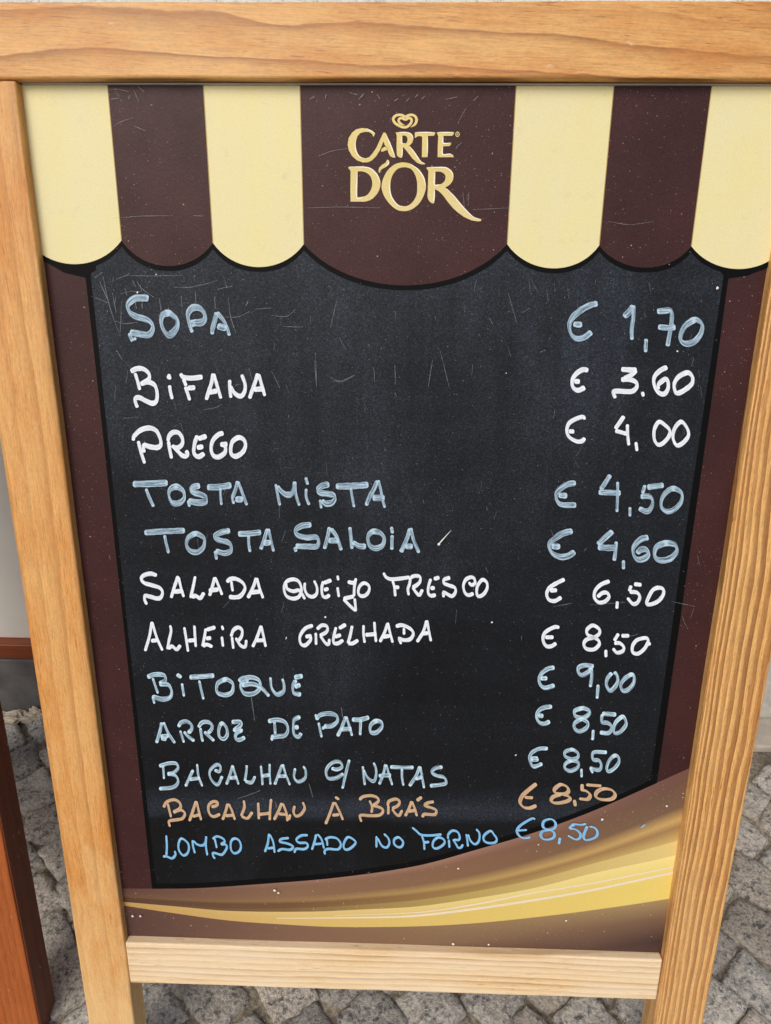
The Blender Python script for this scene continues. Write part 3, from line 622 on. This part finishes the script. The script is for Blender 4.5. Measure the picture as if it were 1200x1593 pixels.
LINES.append(('tenth line, BACALHAU C/ NATAS at 8,50 euro in thin blue-white', M_greywhite, [
 (nib(6.2, 4.0, 72), 240, 1170, 4.8, '42,97 110,77 165,77 183,110 150,145 103,155 | 103,155 160,167 183,210 150,253 42,266 | 70,92 78,193 | 295,125 238,248 | 324,82 335,170 364,248 | 268,196 347,186 | 455,125 490,138 498,100 470,87 430,117 417,160 440,210 480,233 512,172 | 590,90 570,160 543,234 | 590,92 610,160 634,234 | 568,186 622,180 | 695,90 690,150 680,208 | 685,210 730,218 757,172 | 800,93 808,170 812,238 | 865,80 865,160 872,234 | 805,171 865,161 | 960,85 930,160 903,234 | 965,82 985,160 1017,238 | 928,171 987,170 | 1055,112 1047,180 1080,213 1128,185 1133,130 1116,97'),
 (nib(6.4, 4.2, 72), 490, 1170, 5.4545, '143,127 190,138 233,115 218,77 170,72 117,110 97,165 120,213 190,208 243,172 | 294,55 265,170 236,300 | 408,110 415,190 426,270 | 415,140 450,208 500,238 520,190 518,130 500,80 | 600,95 580,180 548,264 | 605,96 630,180 658,270 | 543,191 647,185 | 640,116 740,120 838,120 | 740,130 740,200 752,274 | 890,110 860,190 803,278 | 895,112 910,200 927,296 | 853,216 912,200 | 1083,116 1020,127 992,160 1030,188 1098,205 1113,250 1070,265 977,276'),
 (nib(6.6, 4.4, 74), 800, 1145, 6.3158, '328,112 250,112 177,147 147,200 162,258 195,288 274,260 | 162,206 232,206 | 162,222 238,219 | 570,122 502,142 497,185 560,213 618,200 623,157 570,122 | 560,232 502,262 497,308 550,333 618,300 628,252 560,232 | 658,312 660,395 | 908,150 780,152 772,220 830,232 853,280 828,323 740,302 | 743,300 770,354 | 985,182 932,230 907,300 922,338 980,308 1023,250 1023,202 985,182')]))
NTAN = nib(5.4, 4.2, 60)
LINES.append(('eleventh line, BACALHAU A BRAS at 8,50 euro in tan', M_tan, [
 (NTAN, 250, 1230, 5, '28,122 50,82 105,62 150,82 158,125 103,160 | 103,160 160,142 193,167 173,208 110,220 70,230 77,272 | 60,92 86,198 | 280,72 255,150 228,228 | 283,74 300,145 320,220 | 253,191 312,178 | 400,117 438,107 448,82 410,77 377,110 382,165 415,193 467,173 | 525,92 510,150 486,218 | 533,93 560,150 582,218 | 508,186 572,181 | 650,67 655,120 630,188 | 633,190 680,205 717,157 | 762,84 765,150 768,213 | 863,56 855,140 852,220 | 768,176 852,166 | 945,86 920,150 885,218 | 953,90 980,160 990,228 | 923,171 992,176 | 1010,175 1000,218 | 1045,108 1037,155 1055,188 1093,175 1123,127 1108,80'),
 (NTAN, 490, 1225, 5.714, '182,73 218,97 | 170,120 140,210 98,314 | 180,120 215,190 252,278 | 158,236 217,229 | 397,100 430,72 500,62 558,82 563,115 518,150 | 518,150 580,167 608,195 578,233 500,240 420,235 402,250 416,294 | 487,105 510,160 505,214 | 648,152 660,112 720,92 753,112 740,150 688,175 | 655,150 653,228 | 688,180 720,223 750,238 777,190 | 860,110 840,170 803,243 | 862,112 890,180 908,244 | 833,201 892,191 | 907,107 951,73 | 1058,115 1000,127 977,150 1030,167 1078,190 1068,228 1010,227 970,227 956,254'),
 (nib(7.0, 3.6, 40), 800, 1145, 6.3158, '218,458 140,520 77,580 57,640 90,688 150,698 217,673 | 102,592 183,597 | 455,467 397,510 402,545 470,558 528,540 518,490 455,467 | 450,565 377,590 367,635 430,648 528,625 543,590 480,565 450,562 | 588,617 600,679 | 665,462 664,515 | 650,516 710,532 743,570 718,610 637,605 | 706,468 854,480 | 880,507 812,537 802,588 860,613 948,610 988,570 958,522 880,507')]))
NB = nib(4.4, 3.5, 60)
LINES.append(('last line, LOMBO ASSADO NO FORNO at 8,50 euro in bright blue', M_blue, [
 (NB, 240, 1285, 7.5, '148,96 155,220 150,325 | 110,343 150,340 215,363 255,320 245,276 | 325,132 292,190 297,270 345,328 393,305 413,240 393,177 325,132 | 455,150 460,220 482,304 | 470,160 500,195 555,213 600,190 615,106 | 612,106 610,220 627,328 | 688,137 740,107 808,132 828,170 783,200 | 783,200 838,202 853,240 800,318 730,305 692,302 695,340 718,367 | 713,137 737,243 | 940,132 902,170 902,258 940,303 998,280 1018,220 993,152 940,132'),
 (NB, 400, 1280, 5.4545, '105,82 95,160 70,238 | 110,87 140,150 153,244 | 93,206 147,200 | 273,118 210,127 197,150 260,165 308,190 283,218 215,212 178,232 | 433,95 380,97 337,130 360,158 420,160 433,190 400,213 335,210 320,244 | 505,87 490,150 468,218 | 515,85 550,130 571,208 | 493,171 552,165 | 594,127 600,183 | 578,132 620,112 680,122 713,170 690,213 610,210 577,225 579,258 | 770,112 737,170 747,213 790,208 838,160 815,127 770,112 | 1015,102 1015,150 1015,198 | 1025,120 1060,183 1100,198 1123,165 1115,120 1078,82'),
 (NB, 620, 1275, 7.0588, '0,180 38,207 53,240 38,278 0,288 -45,252 -43,202 0,180 | 152,72 200,112 250,152 350,160 473,148 | 258,165 280,230 286,318 | 283,236 338,230 | 435,182 387,220 377,278 410,303 468,280 508,237 490,197 435,182 | 545,197 547,150 590,107 650,122 673,175 660,208 608,205 | 553,204 560,294 | 598,200 632,255 655,293 690,288 706,255 | 745,147 755,210 764,284 | 765,150 790,218 840,258 883,220 888,140 853,92 | 1010,112 942,160 937,213 980,243 1058,240 1078,200 1048,152 1010,112'),
 (nib(4.8, 3.2, 20), 790, 1255, 7.5, '317,137 290,122 220,157 142,210 107,265 125,318 180,353 263,343 | 117,265 222,257 | 480,132 417,160 412,225 470,253 538,240 558,190 528,142 480,132 | 470,260 402,275 382,320 412,363 480,368 538,340 538,290 500,262 470,260 | 607,347 594,423 | 750,215 780,192 850,197 912,187 | 765,185 713,240 | 715,242 790,252 843,300 838,348 790,368 698,322 | 925,213 905,260 882,330 902,373 960,368 1028,335 1043,280 1010,232 950,217')]))
WORDS = [['SOPA', 'price 1,70'], ['BIFANA', 'price 3.60'], ['PREGO', 'price 4,00'], ['TOSTA', 'MISTA', 'price 4,50'], ['TOSTA', 'SALOIA', 'price 4,60'],
         ['SALADA', 'QUEIJO', 'FRESCO', 'price 6,50'], ['ALHEIRA', 'GRELHADA', 'price 8,50'], ['BITOQUE', 'price 9,00'], ['ARROZ', 'DE PATO', 'price 8,50'],
         ['BACALHAU', 'C/ NATAS', 'price 8,50'], ['BACALHAU', 'A BRAS', 'price 8,50'], ['LOMBO', 'ASSADO NO', 'FORNO', 'price 8,50']]
INKS = ['thick pale blue', 'white', 'white', 'streaky pale blue', 'streaky pale blue', 'thin white', 'thin white', 'streaky blue-white', 'streaky blue-white', 'thin blue-white', 'tan', 'bright blue']
NTH = 'first second third fourth fifth sixth seventh eighth ninth tenth eleventh last'.split()
sid = 0
for ln, (label, mt, blocks) in enumerate(LINES):
    for wn, (nb_, ox, oy, sc, ss) in enumerate(blocks):
        word = WORDS[ln][wn]; strokes = ss.split('|'); ne = 3 if ln == 9 else 2
        for nm, part in ((('euro_sign', strokes[:ne]), ('handwritten_price', strokes[ne:])) if word.startswith('price') else (('handwritten_word', strokes),)):
            bm = bmesh.new()
            for s in part:
                P = pts(s.strip(), ox, oy, sc); sid += 1
                closed = len(P) > 4 and math.hypot(P[0][0] - P[-1][0], P[0][1] - P[-1][1]) < .6
                ribbon(bm, smooth(P, 8, closed) if len(P) > 2 else P, nb_, .0016 + (sid % 40) * .00001, sid * .37, closed)
            facing(bm)
            link(nm, bm, mt, panel)['label'] = '%s in %s marker on the %s line' % ('euro sign' if nm == 'euro_sign' else word, INKS[ln], NTH[ln])

# scratches, drips and stray dots on the sheet
bm = bmesh.new()
SCR = [(1.3, 150, 420, 4.8, '60,50 95,215 125,320 190,495 | 35,85 85,200 110,260 | 130,170 160,320 | 200,230 195,330 188,470 | 150,380 220,400 320,390 | 280,80 305,130 | 315,85 345,135 440,205 | 190,180 250,160 340,160 | 590,130 700,130 800,110 915,80 | 640,190 648,280 | 748,165 752,250 | 990,205 1010,350 1048,470 | 480,210 490,300 | 160,595 205,672 | 890,200 895,290 | 940,350 1060,350 1150,310 | 255,20 260,40 420,45 650,42 | 0,205 95,245 | 300,240 310,290 | 350,240 352,290 | 910,145 1030,118 | 1120,270 1140,230 | 155,70 250,35 | 0,60 60,15'),
       (1.2, 400, 360, 2.609, '325,280 300,390 | 1018,250 1052,370 | 742,480 780,632 | 240,490 243,625 | 712,520 695,630 | 560,540 562,620 | 475,550 478,610 | 1145,490 1170,480 | 60,340 120,345 160,315 | 105,385 190,388 | 300,590 340,605 400,580 | 0,315 60,310 | 1075,330 1105,310 | 940,350 955,375'),
       (1.2, 150, 430, 3, '1020,390 1030,515 | 1105,485 1150,490 1200,465 | 715,425 730,480 | 505,620 560,610 580,600 | 130,660 200,655 | 650,510 670,500 | 820,440 860,520'),
       (1.6, 200, 1020, 2.3077, '443,140 455,228 | 765,180 770,215'), (1.2, 200, 1160, 1.935, '330,155 400,130 | 545,110 556,150 | 445,165 447,182'),
       (1.0, 840, 700, 3.636, '70,880 180,860 | 280,870 480,855 | 740,850 870,878 | 480,1050 540,1040'),
       (1.3, 480, 140, 3.75, '870,205 890,160 920,110 | 895,310 870,330 860,350 | 935,600 930,680 | 0,690 200,685 420,690 | 960,700 1180,690 | 60,390 140,360 230,345'),
       (1.4, 480, 140, 3.75, '10,60 40,40 | 100,55 108,30 | 295,60 325,25 | 305,50 320,35 | 240,20 290,35 | 500,70 525,55 | 570,75 590,50 | 620,50 640,30 | 660,60 680,40 | 800,60 870,45 | 420,60 400,30 | 960,70 990,40'),
       (1.2, 0, 90, 5, '855,260 920,250 1010,270 | 900,240 960,350 | 1040,225 1090,350 | 1010,330 1020,300 | 1080,225 1135,275 | 890,540 960,500 1050,470 | 1050,535 1145,575 | 870,330 930,320'),
       (1.2, 150, 300, 2.5, '70,100 180,92 300,90 | 380,90 420,92'), (1.2, 600, 0, 2, '690,690 760,700 830,690 | 240,600 245,650')]
for wd, ox, oy, sc, ss in SCR:
    for s in ss.split('|'):
        sid += 1
        ribbon(bm, smooth(pts(s.strip(), ox, oy, sc), 8), lambda t, dx, dy, wd=wd: .8 * wd * (.35 + .65 * sin(pi * t)), .0026 + (sid % 30) * .000008, sid * .37)
R = random.Random(5)
for k in range(70):                               # fine hairline wear, densest in the upper third
    x = R.uniform(170, 1100); y = 430 + 560 * R.random() ** 1.9
    a = R.gauss(1.5, .25); l = R.uniform(5, 26); c = R.uniform(-.15, .15)
    P = [(x + cos(a + c * t) * l * t, y + sin(a + c * t) * l * t) for t in (0, .5, 1)]
    sid += 1; ribbon(bm, smooth(P, 5), lambda t, dx, dy: .55 * (.3 + .7 * sin(pi * t)), .0026 + (sid % 30) * .000008, sid * .37)
facing(bm); onto_panel(bm, M_scratch)
bm = bmesh.new()
for x, y, r in ((1114, 448, 2.6), (683, 845, 2.9), (507, 958, 2), (765, 966, 2), (428, 1382, 2.6), (434, 1386, 2.2), (208, 1422, 2.2), (220, 1422, 2.2), (936, 1272, 2.6),
                (974, 479, .1), (1052, 546, 1.7), (245, 427, 1.1), (787, 580, 1), (802, 1172, 1.6), (1036, 1251, 2.2), (837, 1311, 1.4), (713, 1348, 2), (880, 1429, 2), (705, 1465, 2.6), (760, 1466, 2), (1112, 1202, 1.2), (216, 455, 1.7)):
    n = 9; r *= .8
    c = art(x, y); e = art(x + r, y); rr = math.hypot(e[0] - c[0], e[1] - c[1])
    vs = [bm.verts.new((c[0] + rr * cos(k * 2 * pi / n) * (1 + .15 * sin(k * 2.3 + x)), c[1] + rr * sin(k * 2 * pi / n) * (1 + .2 * cos(k * 1.7 + y)), .0030)) for k in range(n)]
    t = bm.verts.new((c[0], c[1], .0030 + rr * .35))
    for k in range(n): bm.faces.new((vs[k], vs[(k + 1) % n], t))
ribbon(bm, pts('684,843 702,823'), lambda t, dx, dy: 2.2 * (1 - t * .8), .0031)
facing(bm); onto_panel(bm, plain('white_paint', (.8, .8, .78, 1), .5, .05))
bm = bmesh.new()
flat(bm, [pts('995,1284 999,1280 1004,1279 1002,1282 997,1285')], .003)
facing(bm); onto_panel(bm, plain('blue_paint', (.28, .46, .62, 1), .5, .1))

# the rear leaf of the A-frame, hinged behind the top rail
rear = Matrix.Translation((0, .045, -.030)) @ Matrix.Rotation(radians(28), 4, 'X')
def rearbar(name, lo, hi, mt):
    o = bar(name, lo, hi, mt, board, .002, 2); o.matrix_parent_inverse = Matrix(); o.matrix_local = rear; return o
RL = -1.145
rearbar('rear_leg', (-OW - SW, RL, -.03), (-OW, 0, 0), M_left); rearbar('rear_leg', (OW, RL, -.03), (OW + SW, 0, 0), M_right)
rearbar('rear_rail', (-OW + .001, -.06, -.029), (OW - .001, -.002, -.001), M_top)
rearbar('rear_rail', (-OW + .001, -.93, -.029), (OW - .001, -.87, -.001), M_rail)
rearbar('rear_panel', (-OW + .001, -.869, -.018), (OW - .001, -.061, -.012), M_hardboard)
for s in (-1, 1):
    bar('hinge', (s * .2 - .02, .02, BACK - .006), (s * .2 + .02, .046, BACK - .0005), M_hard, board, .0008, 1)

# ------------------------------------------------------------------ second board, reddish brown, at the left edge: a single leaf held up by a prop behind
T2 = radians(11.5); yw2 = radians(-1.0)
P1 = Vector((-.4512, -.1724, .178))
U2 = Vector((sin(radians(1.0)), sin(T2), cos(T2))).normalized(); X2 = Vector((1, 0, 0)); X2 = (X2 - U2 * X2.dot(U2)).normalized(); N2v = X2.cross(U2)
B2 = Matrix((X2, U2, N2v)).transposed().to_4x4(); B2.translation = P1
b2 = thing('menu_board', 'red-brown stained timber stand on the cobbles, left of the pine board', 'menu board', B2)
z0 = -P1.z / U2.z
bar('stile', (-.062, z0, -.040), (0, .86, 0), M_mahog, b2, .0015, 2, 30, 1, .0006)
# the darker flank of that stile
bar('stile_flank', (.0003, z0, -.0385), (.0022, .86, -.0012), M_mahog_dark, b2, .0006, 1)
bar('stile', (-.442, z0, -.040), (-.38, .86, 0), M_mahog, b2, .0015, 2)  # unseen far stile, set close in so more light reaches the wall
bar('top_rail', (-.448, .8605, -.040), (.006, .918, .002), M_mahog, b2, .002, 2)
bar('bottom_rail', (-.3795, .02, -.036), (-.0625, .075, -.001), M_mahog, b2, .002, 2)
bar('board_panel', (-.3795, .0755, -.02), (-.0625, .86, -.012), M_black, b2)
r2 = Matrix.Translation((-.30, .60, -.042)) @ Matrix.Rotation(radians(26), 4, 'X')
q = bar('prop_strut', (-.03, -.895, -.025), (.03, 0, 0), M_mahog, b2, .002); q.matrix_local = r2
bar('strut_block', (-.36, .56, -.0415), (-.24, .64, -.0205), M_mahog, b2, .002)

# ------------------------------------------------------------------ ground
def granite():
    m = NT('granite_setts'); co = m.coord()
    at = m.n('ShaderNodeVertexColor', layer_name='tone').outputs[0]
    n1 = m.noise(co, 210, 4, .65); n2 = m.noise(m.scale(co, (1, 1, 1), (5, 2, 1)), 95, 5, .7); n3 = m.noise(co, 26, 4, .6)
    n4 = m.noise(m.scale(co, (1, 1, 1), (1, 7, 1)), 420, 2, .6)
    c = m.ramp(n1, [(.34, (.22, .22, .22, 1)), (.46, (.40, .38, .345, 1)), (.58, (.55, .51, .445, 1)), (.72, (.68, .63, .54, 1))])
    c = m.mix(m.map(n2, .53, .62, 0, .92), c, (.085, .09, .10, 1))
    c = m.mix(m.math('MULTIPLY', m.map(n4, .62, .70), .55), c, (.035, .035, .04, 1))
    c = m.mix(m.math('MULTIPLY', m.map(n3, .48, .70), .5), c, (.52, .465, .385, 1))
    c = m.mix(1, c, at, 'MULTIPLY')
    m.bump(m.math('ADD', m.math('MULTIPLY', n2, .7), m.math('MULTIPLY', n1, .6)), 1.0, .005)
    return m.set(c, .8, .3)
def grit():
    m = NT('joint_grit'); co = m.coord(); n = m.noise(co, 160, 5, .7); n2 = m.noise(co, 12, 3, .6)
    c = m.ramp(n, [(.3, (.09, .075, .06, 1)), (.5, (.29, .25, .195, 1)), (.7, (.56, .49, .38, 1))])
    c = m.mix(m.map(n2, .45, .7, 0, .6), c, (.07, .06, .05, 1))
    m.bump(n, .8, .004); return m.set(c, .9, .2)
M_gran, M_grit = granite(), grit()
bm = bmesh.new(); s = 200
bm.faces.new([bm.verts.new(p) for p in ((-s, -s, -.006), (s, -s, -.006), (s, s, -.006), (-s, s, -.006))])
tag(link('ground', bm, M_grit), kind='structure')
WALL_Y = .3565
bm = bmesh.new(); tl = bm.verts.layers.float_color.new('tone'); R = random.Random(21)
PITCH, ANG = .073, radians(43)
ca, sa = cos(ANG), sin(ANG)
def sett(cx, cy, ang, a, b, n):
    tone = R.uniform(.66, 1.12); warm = R.uniform(-.03, .04); sd = R.uniform(0, 99)
    tilt = (R.gauss(0, .05), R.gauss(0, .05)); h = R.uniform(-.004, .004)
    cr = [1 + R.uniform(-.12, .08) for _ in range(4)]
    rows = []
    st = [-1, -.955] + [(-1 + 2 * k / (n - 2)) * .88 for k in range(n - 1)] + [.955, 1]
    n = len(st) - 1
    for i in range(n + 1):
        row = []
        for j in range(n + 1):
            u, v = st[i], st[j]
            k = cr[0] * (1 - u) * (1 - v) / 4 + cr[1] * (1 + u) * (1 - v) / 4 + cr[2] * (1 - u) * (1 + v) / 4 + cr[3] * (1 + u) * (1 + v) / 4
            # squircle rounding of the corners
            q = 1 - .07 * (u * u * v * v) ** 1.1
            x, y = u * a * k * q, v * b * k * q
            e = max(abs(u), abs(v)); nz = noise.noise(Vector((x * 45 + sd, y * 45, sd))) ; nz2 = noise.noise(Vector((x * 130 + sd, y * 130, 3)))
            x += .0042 * noise.noise(Vector((u * 2 + sd, v * 2, 7))) * e; y += .0042 * noise.noise(Vector((u * 2, v * 2 + sd, 9))) * e
            z = h + .0045 * (1 - e ** 6) + nz * .0050 + nz2 * .0024 + tilt[0] * x + tilt[1] * y
            if i in (0, n) or j in (0, n): z = -.012
            elif i in (1, n - 1) or j in (1, n - 1): z -= .0030
            X, Y = cx + x * cos(ang) - y * sin(ang), cy + x * sin(ang) + y * cos(ang)
            vv = bm.verts.new((X, Y, z)); vv[tl] = (tone + warm, tone, tone - warm, 1); row.append(vv)
        rows.append(row)
    for i in range(n):
        for j in range(n):
            f = bm.faces.new((rows[i][j], rows[i + 1][j], rows[i + 1][j + 1], rows[i][j + 1])); f.smooth = True
for i in range(-52, 53):
    for j in range(-52, 53):
        off_ = .5 * (i % 2) + R.uniform(-.08, .08)
        u = i * PITCH * .98; v = (j + off_) * PITCH * 1.08
        cx, cy = u * ca - v * sa, u * sa + v * ca - .1
        if cy > WALL_Y - .095 + (.05 if cx < -.4 else 0) or cy < -2.2 or abs(cx) > 1.9: continue
        near = abs(cx) < 1.0 and cy > -.45
        sx = R.uniform(.99, 1.08) * .5; sy = R.uniform(.98, 1.08) * .5
        sett(cx + R.gauss(0, .003), cy + R.gauss(0, .003), ANG + R.gauss(0, .10), PITCH * .98 * sx, PITCH * 1.08 * sy, 10 if near else 5)
tag(link('cobblestone_pavement', bm, M_gran), kind='structure')
# straw, grit and small pebbles caught in the joints
R = random.Random(8)
bm = bmesh.new()
for k in range(1500):
    x, y = R.uniform(-.95, .95), R.uniform(-.32, .34); r = R.uniform(.0007, .0024); st = R.uniform(.8, 2.6); a = R.uniform(0, pi)
    mt_ = Matrix.Translation((x, y, -.0045)) @ Matrix.Rotation(a, 4, 'Z') @ Matrix.Diagonal((r * st, r, r * .7, 1))
    bmesh.ops.create_icosphere(bm, subdivisions=1, radius=1, matrix=mt_)
tag(link('joint_debris', bm, plain('dry_grit', (.40, .34, .25, 1), .9, .5, 300)), label='crumbs of dry grit lying in the cobble joints', cat='debris', kind='stuff')

# ------------------------------------------------------------------ building
def stucco():
    m = NT('white_stucco'); co = m.coord(); n = m.noise(co, 130, 6, .72); n2 = m.noise(co, 5, 3, .6)
    c = m.mix(m.map(n, .32, .44, 1, 0), (.90, .90, .88, 1), (.52, .50, .45, 1))
    c = m.mix(m.map(n2, .4, .7, 0, .25), c, (.72, .71, .66, 1))
    m.bump(n, .7, .004); return m.set(c, .85, .2)
def limestone():
    m = NT('pale_limestone'); co = m.coord(); n = m.noise(co, 40, 6, .65); n2 = m.noise(co, 8, 4, .6); n3 = m.noise(co, 260, 3, .7)
    c = m.ramp(n, [(.3, (.42, .41, .38, 1)), (.55, (.54, .53, .49, 1)), (.75, (.64, .62, .57, 1))])
    c = m.mix(m.map(n2, .5, .75, 0, .5), c, (.42, .40, .35, 1))
    c = m.mix(m.map(n3, .60, .72, 0, .35), c, (.30, .29, .27, 1))
    m.bump(m.math('ADD', n, m.math('MULTIPLY', n3, .4)), .5, .003); return m.set(c, .75, .3)
M_stucco, M_lime = stucco(), limestone()
M_plinth = plain('dark_grey_plinth', (.115, .112, .112, 1), .75, .35, 18, 0, .5)
M_mortar = plain('pale_mortar', (.50, .44, .35, 1), .9, .35, 60, 0, .8)
bw = thing('building_wall', 'white stuccoed house wall on limestone blocks behind the boards', 'wall', Matrix.Translation((0, WALL_Y, 0)))
def wallbar(name, lo, hi, mt, bev=.003, parent=bw):
    bm = bmesh.new(); box(bm, lo, hi, bev, 2); return link(name, bm, mt, parent)
wallbar('stucco_face', (-.535, .02, .62), (4.5, .30, 3.4), M_stucco)
wallbar('stucco_face', (-6.0, .02, 2.20), (-.536, .30, 3.4), M_stucco)
wallbar('stucco_face', (-6.0, .02, .0), (-1.75, .30, 2.199), M_stucco)
x = -.52
R = random.Random(4)
while x < 4.4:                                     # two courses of base stones
    w_ = R.uniform(.5, .8)
    for z0_, z1_ in ((.012, .33), (.336, .615)):
        d = R.uniform(0, .004)
        bm = bmesh.new(); box(bm, (x + .003 + (.0 if z0_ < .1 else 0), d, z0_), (x + w_ - .003, .3, z1_), .006, 3)
        link('base_stone', bm, M_lime, bw)
    x += w_
bm = bmesh.new(); box(bm, (.30, -.062, -.01), (4.4, .02, .008), .004, 2)
for v in bm.verts: v.co.z += .004 * noise.noise(v.co * 20)
link('footing_strip', bm, plain('beige_footing', (.46, .41, .34, 1), .85, .25, 30, 0, .6), bw)
# the door to the left
dr = thing('shop_door', 'pale grey panelled door in dark red-brown timber above grey plinth', 'door', Matrix.Translation((0, WALL_Y, 0)))
M_panel = plain('pale_grey_panel', (.80, .80, .75, 1), .35, .05, 4)
DL, DR_ = -1.745, -.54
wallbar('threshold', (DL, -.019, -.01), (DR_, .30, .1430), M_plinth, .004, dr)
def hw(name, mt=M_mahog_dark): return mt
M_mahx = wood('red_brown_rail_timber', 'x', srgb(140, 70, 32), srgb(88, 40, 18), rings=4, u0=-.1, width=.05, warp=.2, ring_mix=.5, blotch=srgb(116, 56, 26), blotch_mix=.5, fiber=.35, seed=1.1, rough=.4)
wallbar('door_rail', (DL, -.016, .1435), (DR_, .03, .178), M_mahx, .003, dr)
wallbar('door_rail', (DL, -.016, .655), (DR_, .03, .74), M_mahx, .003, dr)
wallbar('door_rail', (DL, -.016, 2.11), (DR_, .03, 2.195), M_mahx, .003, dr)
wallbar('door_stile', (DL, -.014, .1785), (DL + .08, .03, 2.1095), M_mahog_dark, .003, dr)
wallbar('door_stile', (DR_ - .03, -.014, .1785), (DR_, .03, 2.1095), M_mahog_dark, .003, dr)
wallbar('door_panel', (DL + .081, .004, .1785), (DR_ - .031, .02, .6545), M_panel, .001, dr)
g = NT('window_glass'); g.set((.05, .06, .06, 1), .05, .5)
wallbar('door_pane', (DL + .081, .006, .7405), (DR_ - .031, .014, 2.1095), g.mat, .001, dr)
bm = bmesh.new(); bmesh.ops.create_uvsphere(bm, u_segments=12, v_segments=8, radius=.022, matrix=Matrix.Translation((DL + .04, -.05, 1.02)))
box(bm, (DL + .032, -.032, 1.012), (DL + .048, -.0145, 1.028)); link('door_knob', bm, M_hard, dr)

def chunk(label, cx, cy, sx, sy, sz, seed):
    bm = bmesh.new(); bmesh.ops.create_icosphere(bm, subdivisions=4, radius=1)
    for v in bm.verts:
        d = 1 + .55 * noise.noise(v.co * 1.9 + Vector((seed, 0, 0))) + .28 * noise.noise(v.co * 9 + Vector((0, 0, seed))) + .22 * noise.noise(v.co * 5 + Vector((0, seed, 0)))
        v.co = Vector((v.co.x * sx * d, v.co.y * sy * d, v.co.z * sz * d + sz * .6))
    o = link('mortar_lump', bm, M_mortar); o.location = (cx, cy, 0)
    tag(o, label, 'rubble', 'pale mortar lumps along the foot of the wall'); return o
chunk('long low lump of pale mortar at the left edge below grey plinth', -.748, .322, .040, .012, .012, 1)
chunk('blocky pale mortar lump against grey plinth beside the pine stile', -.700, .326, .018, .009, .016, 5)
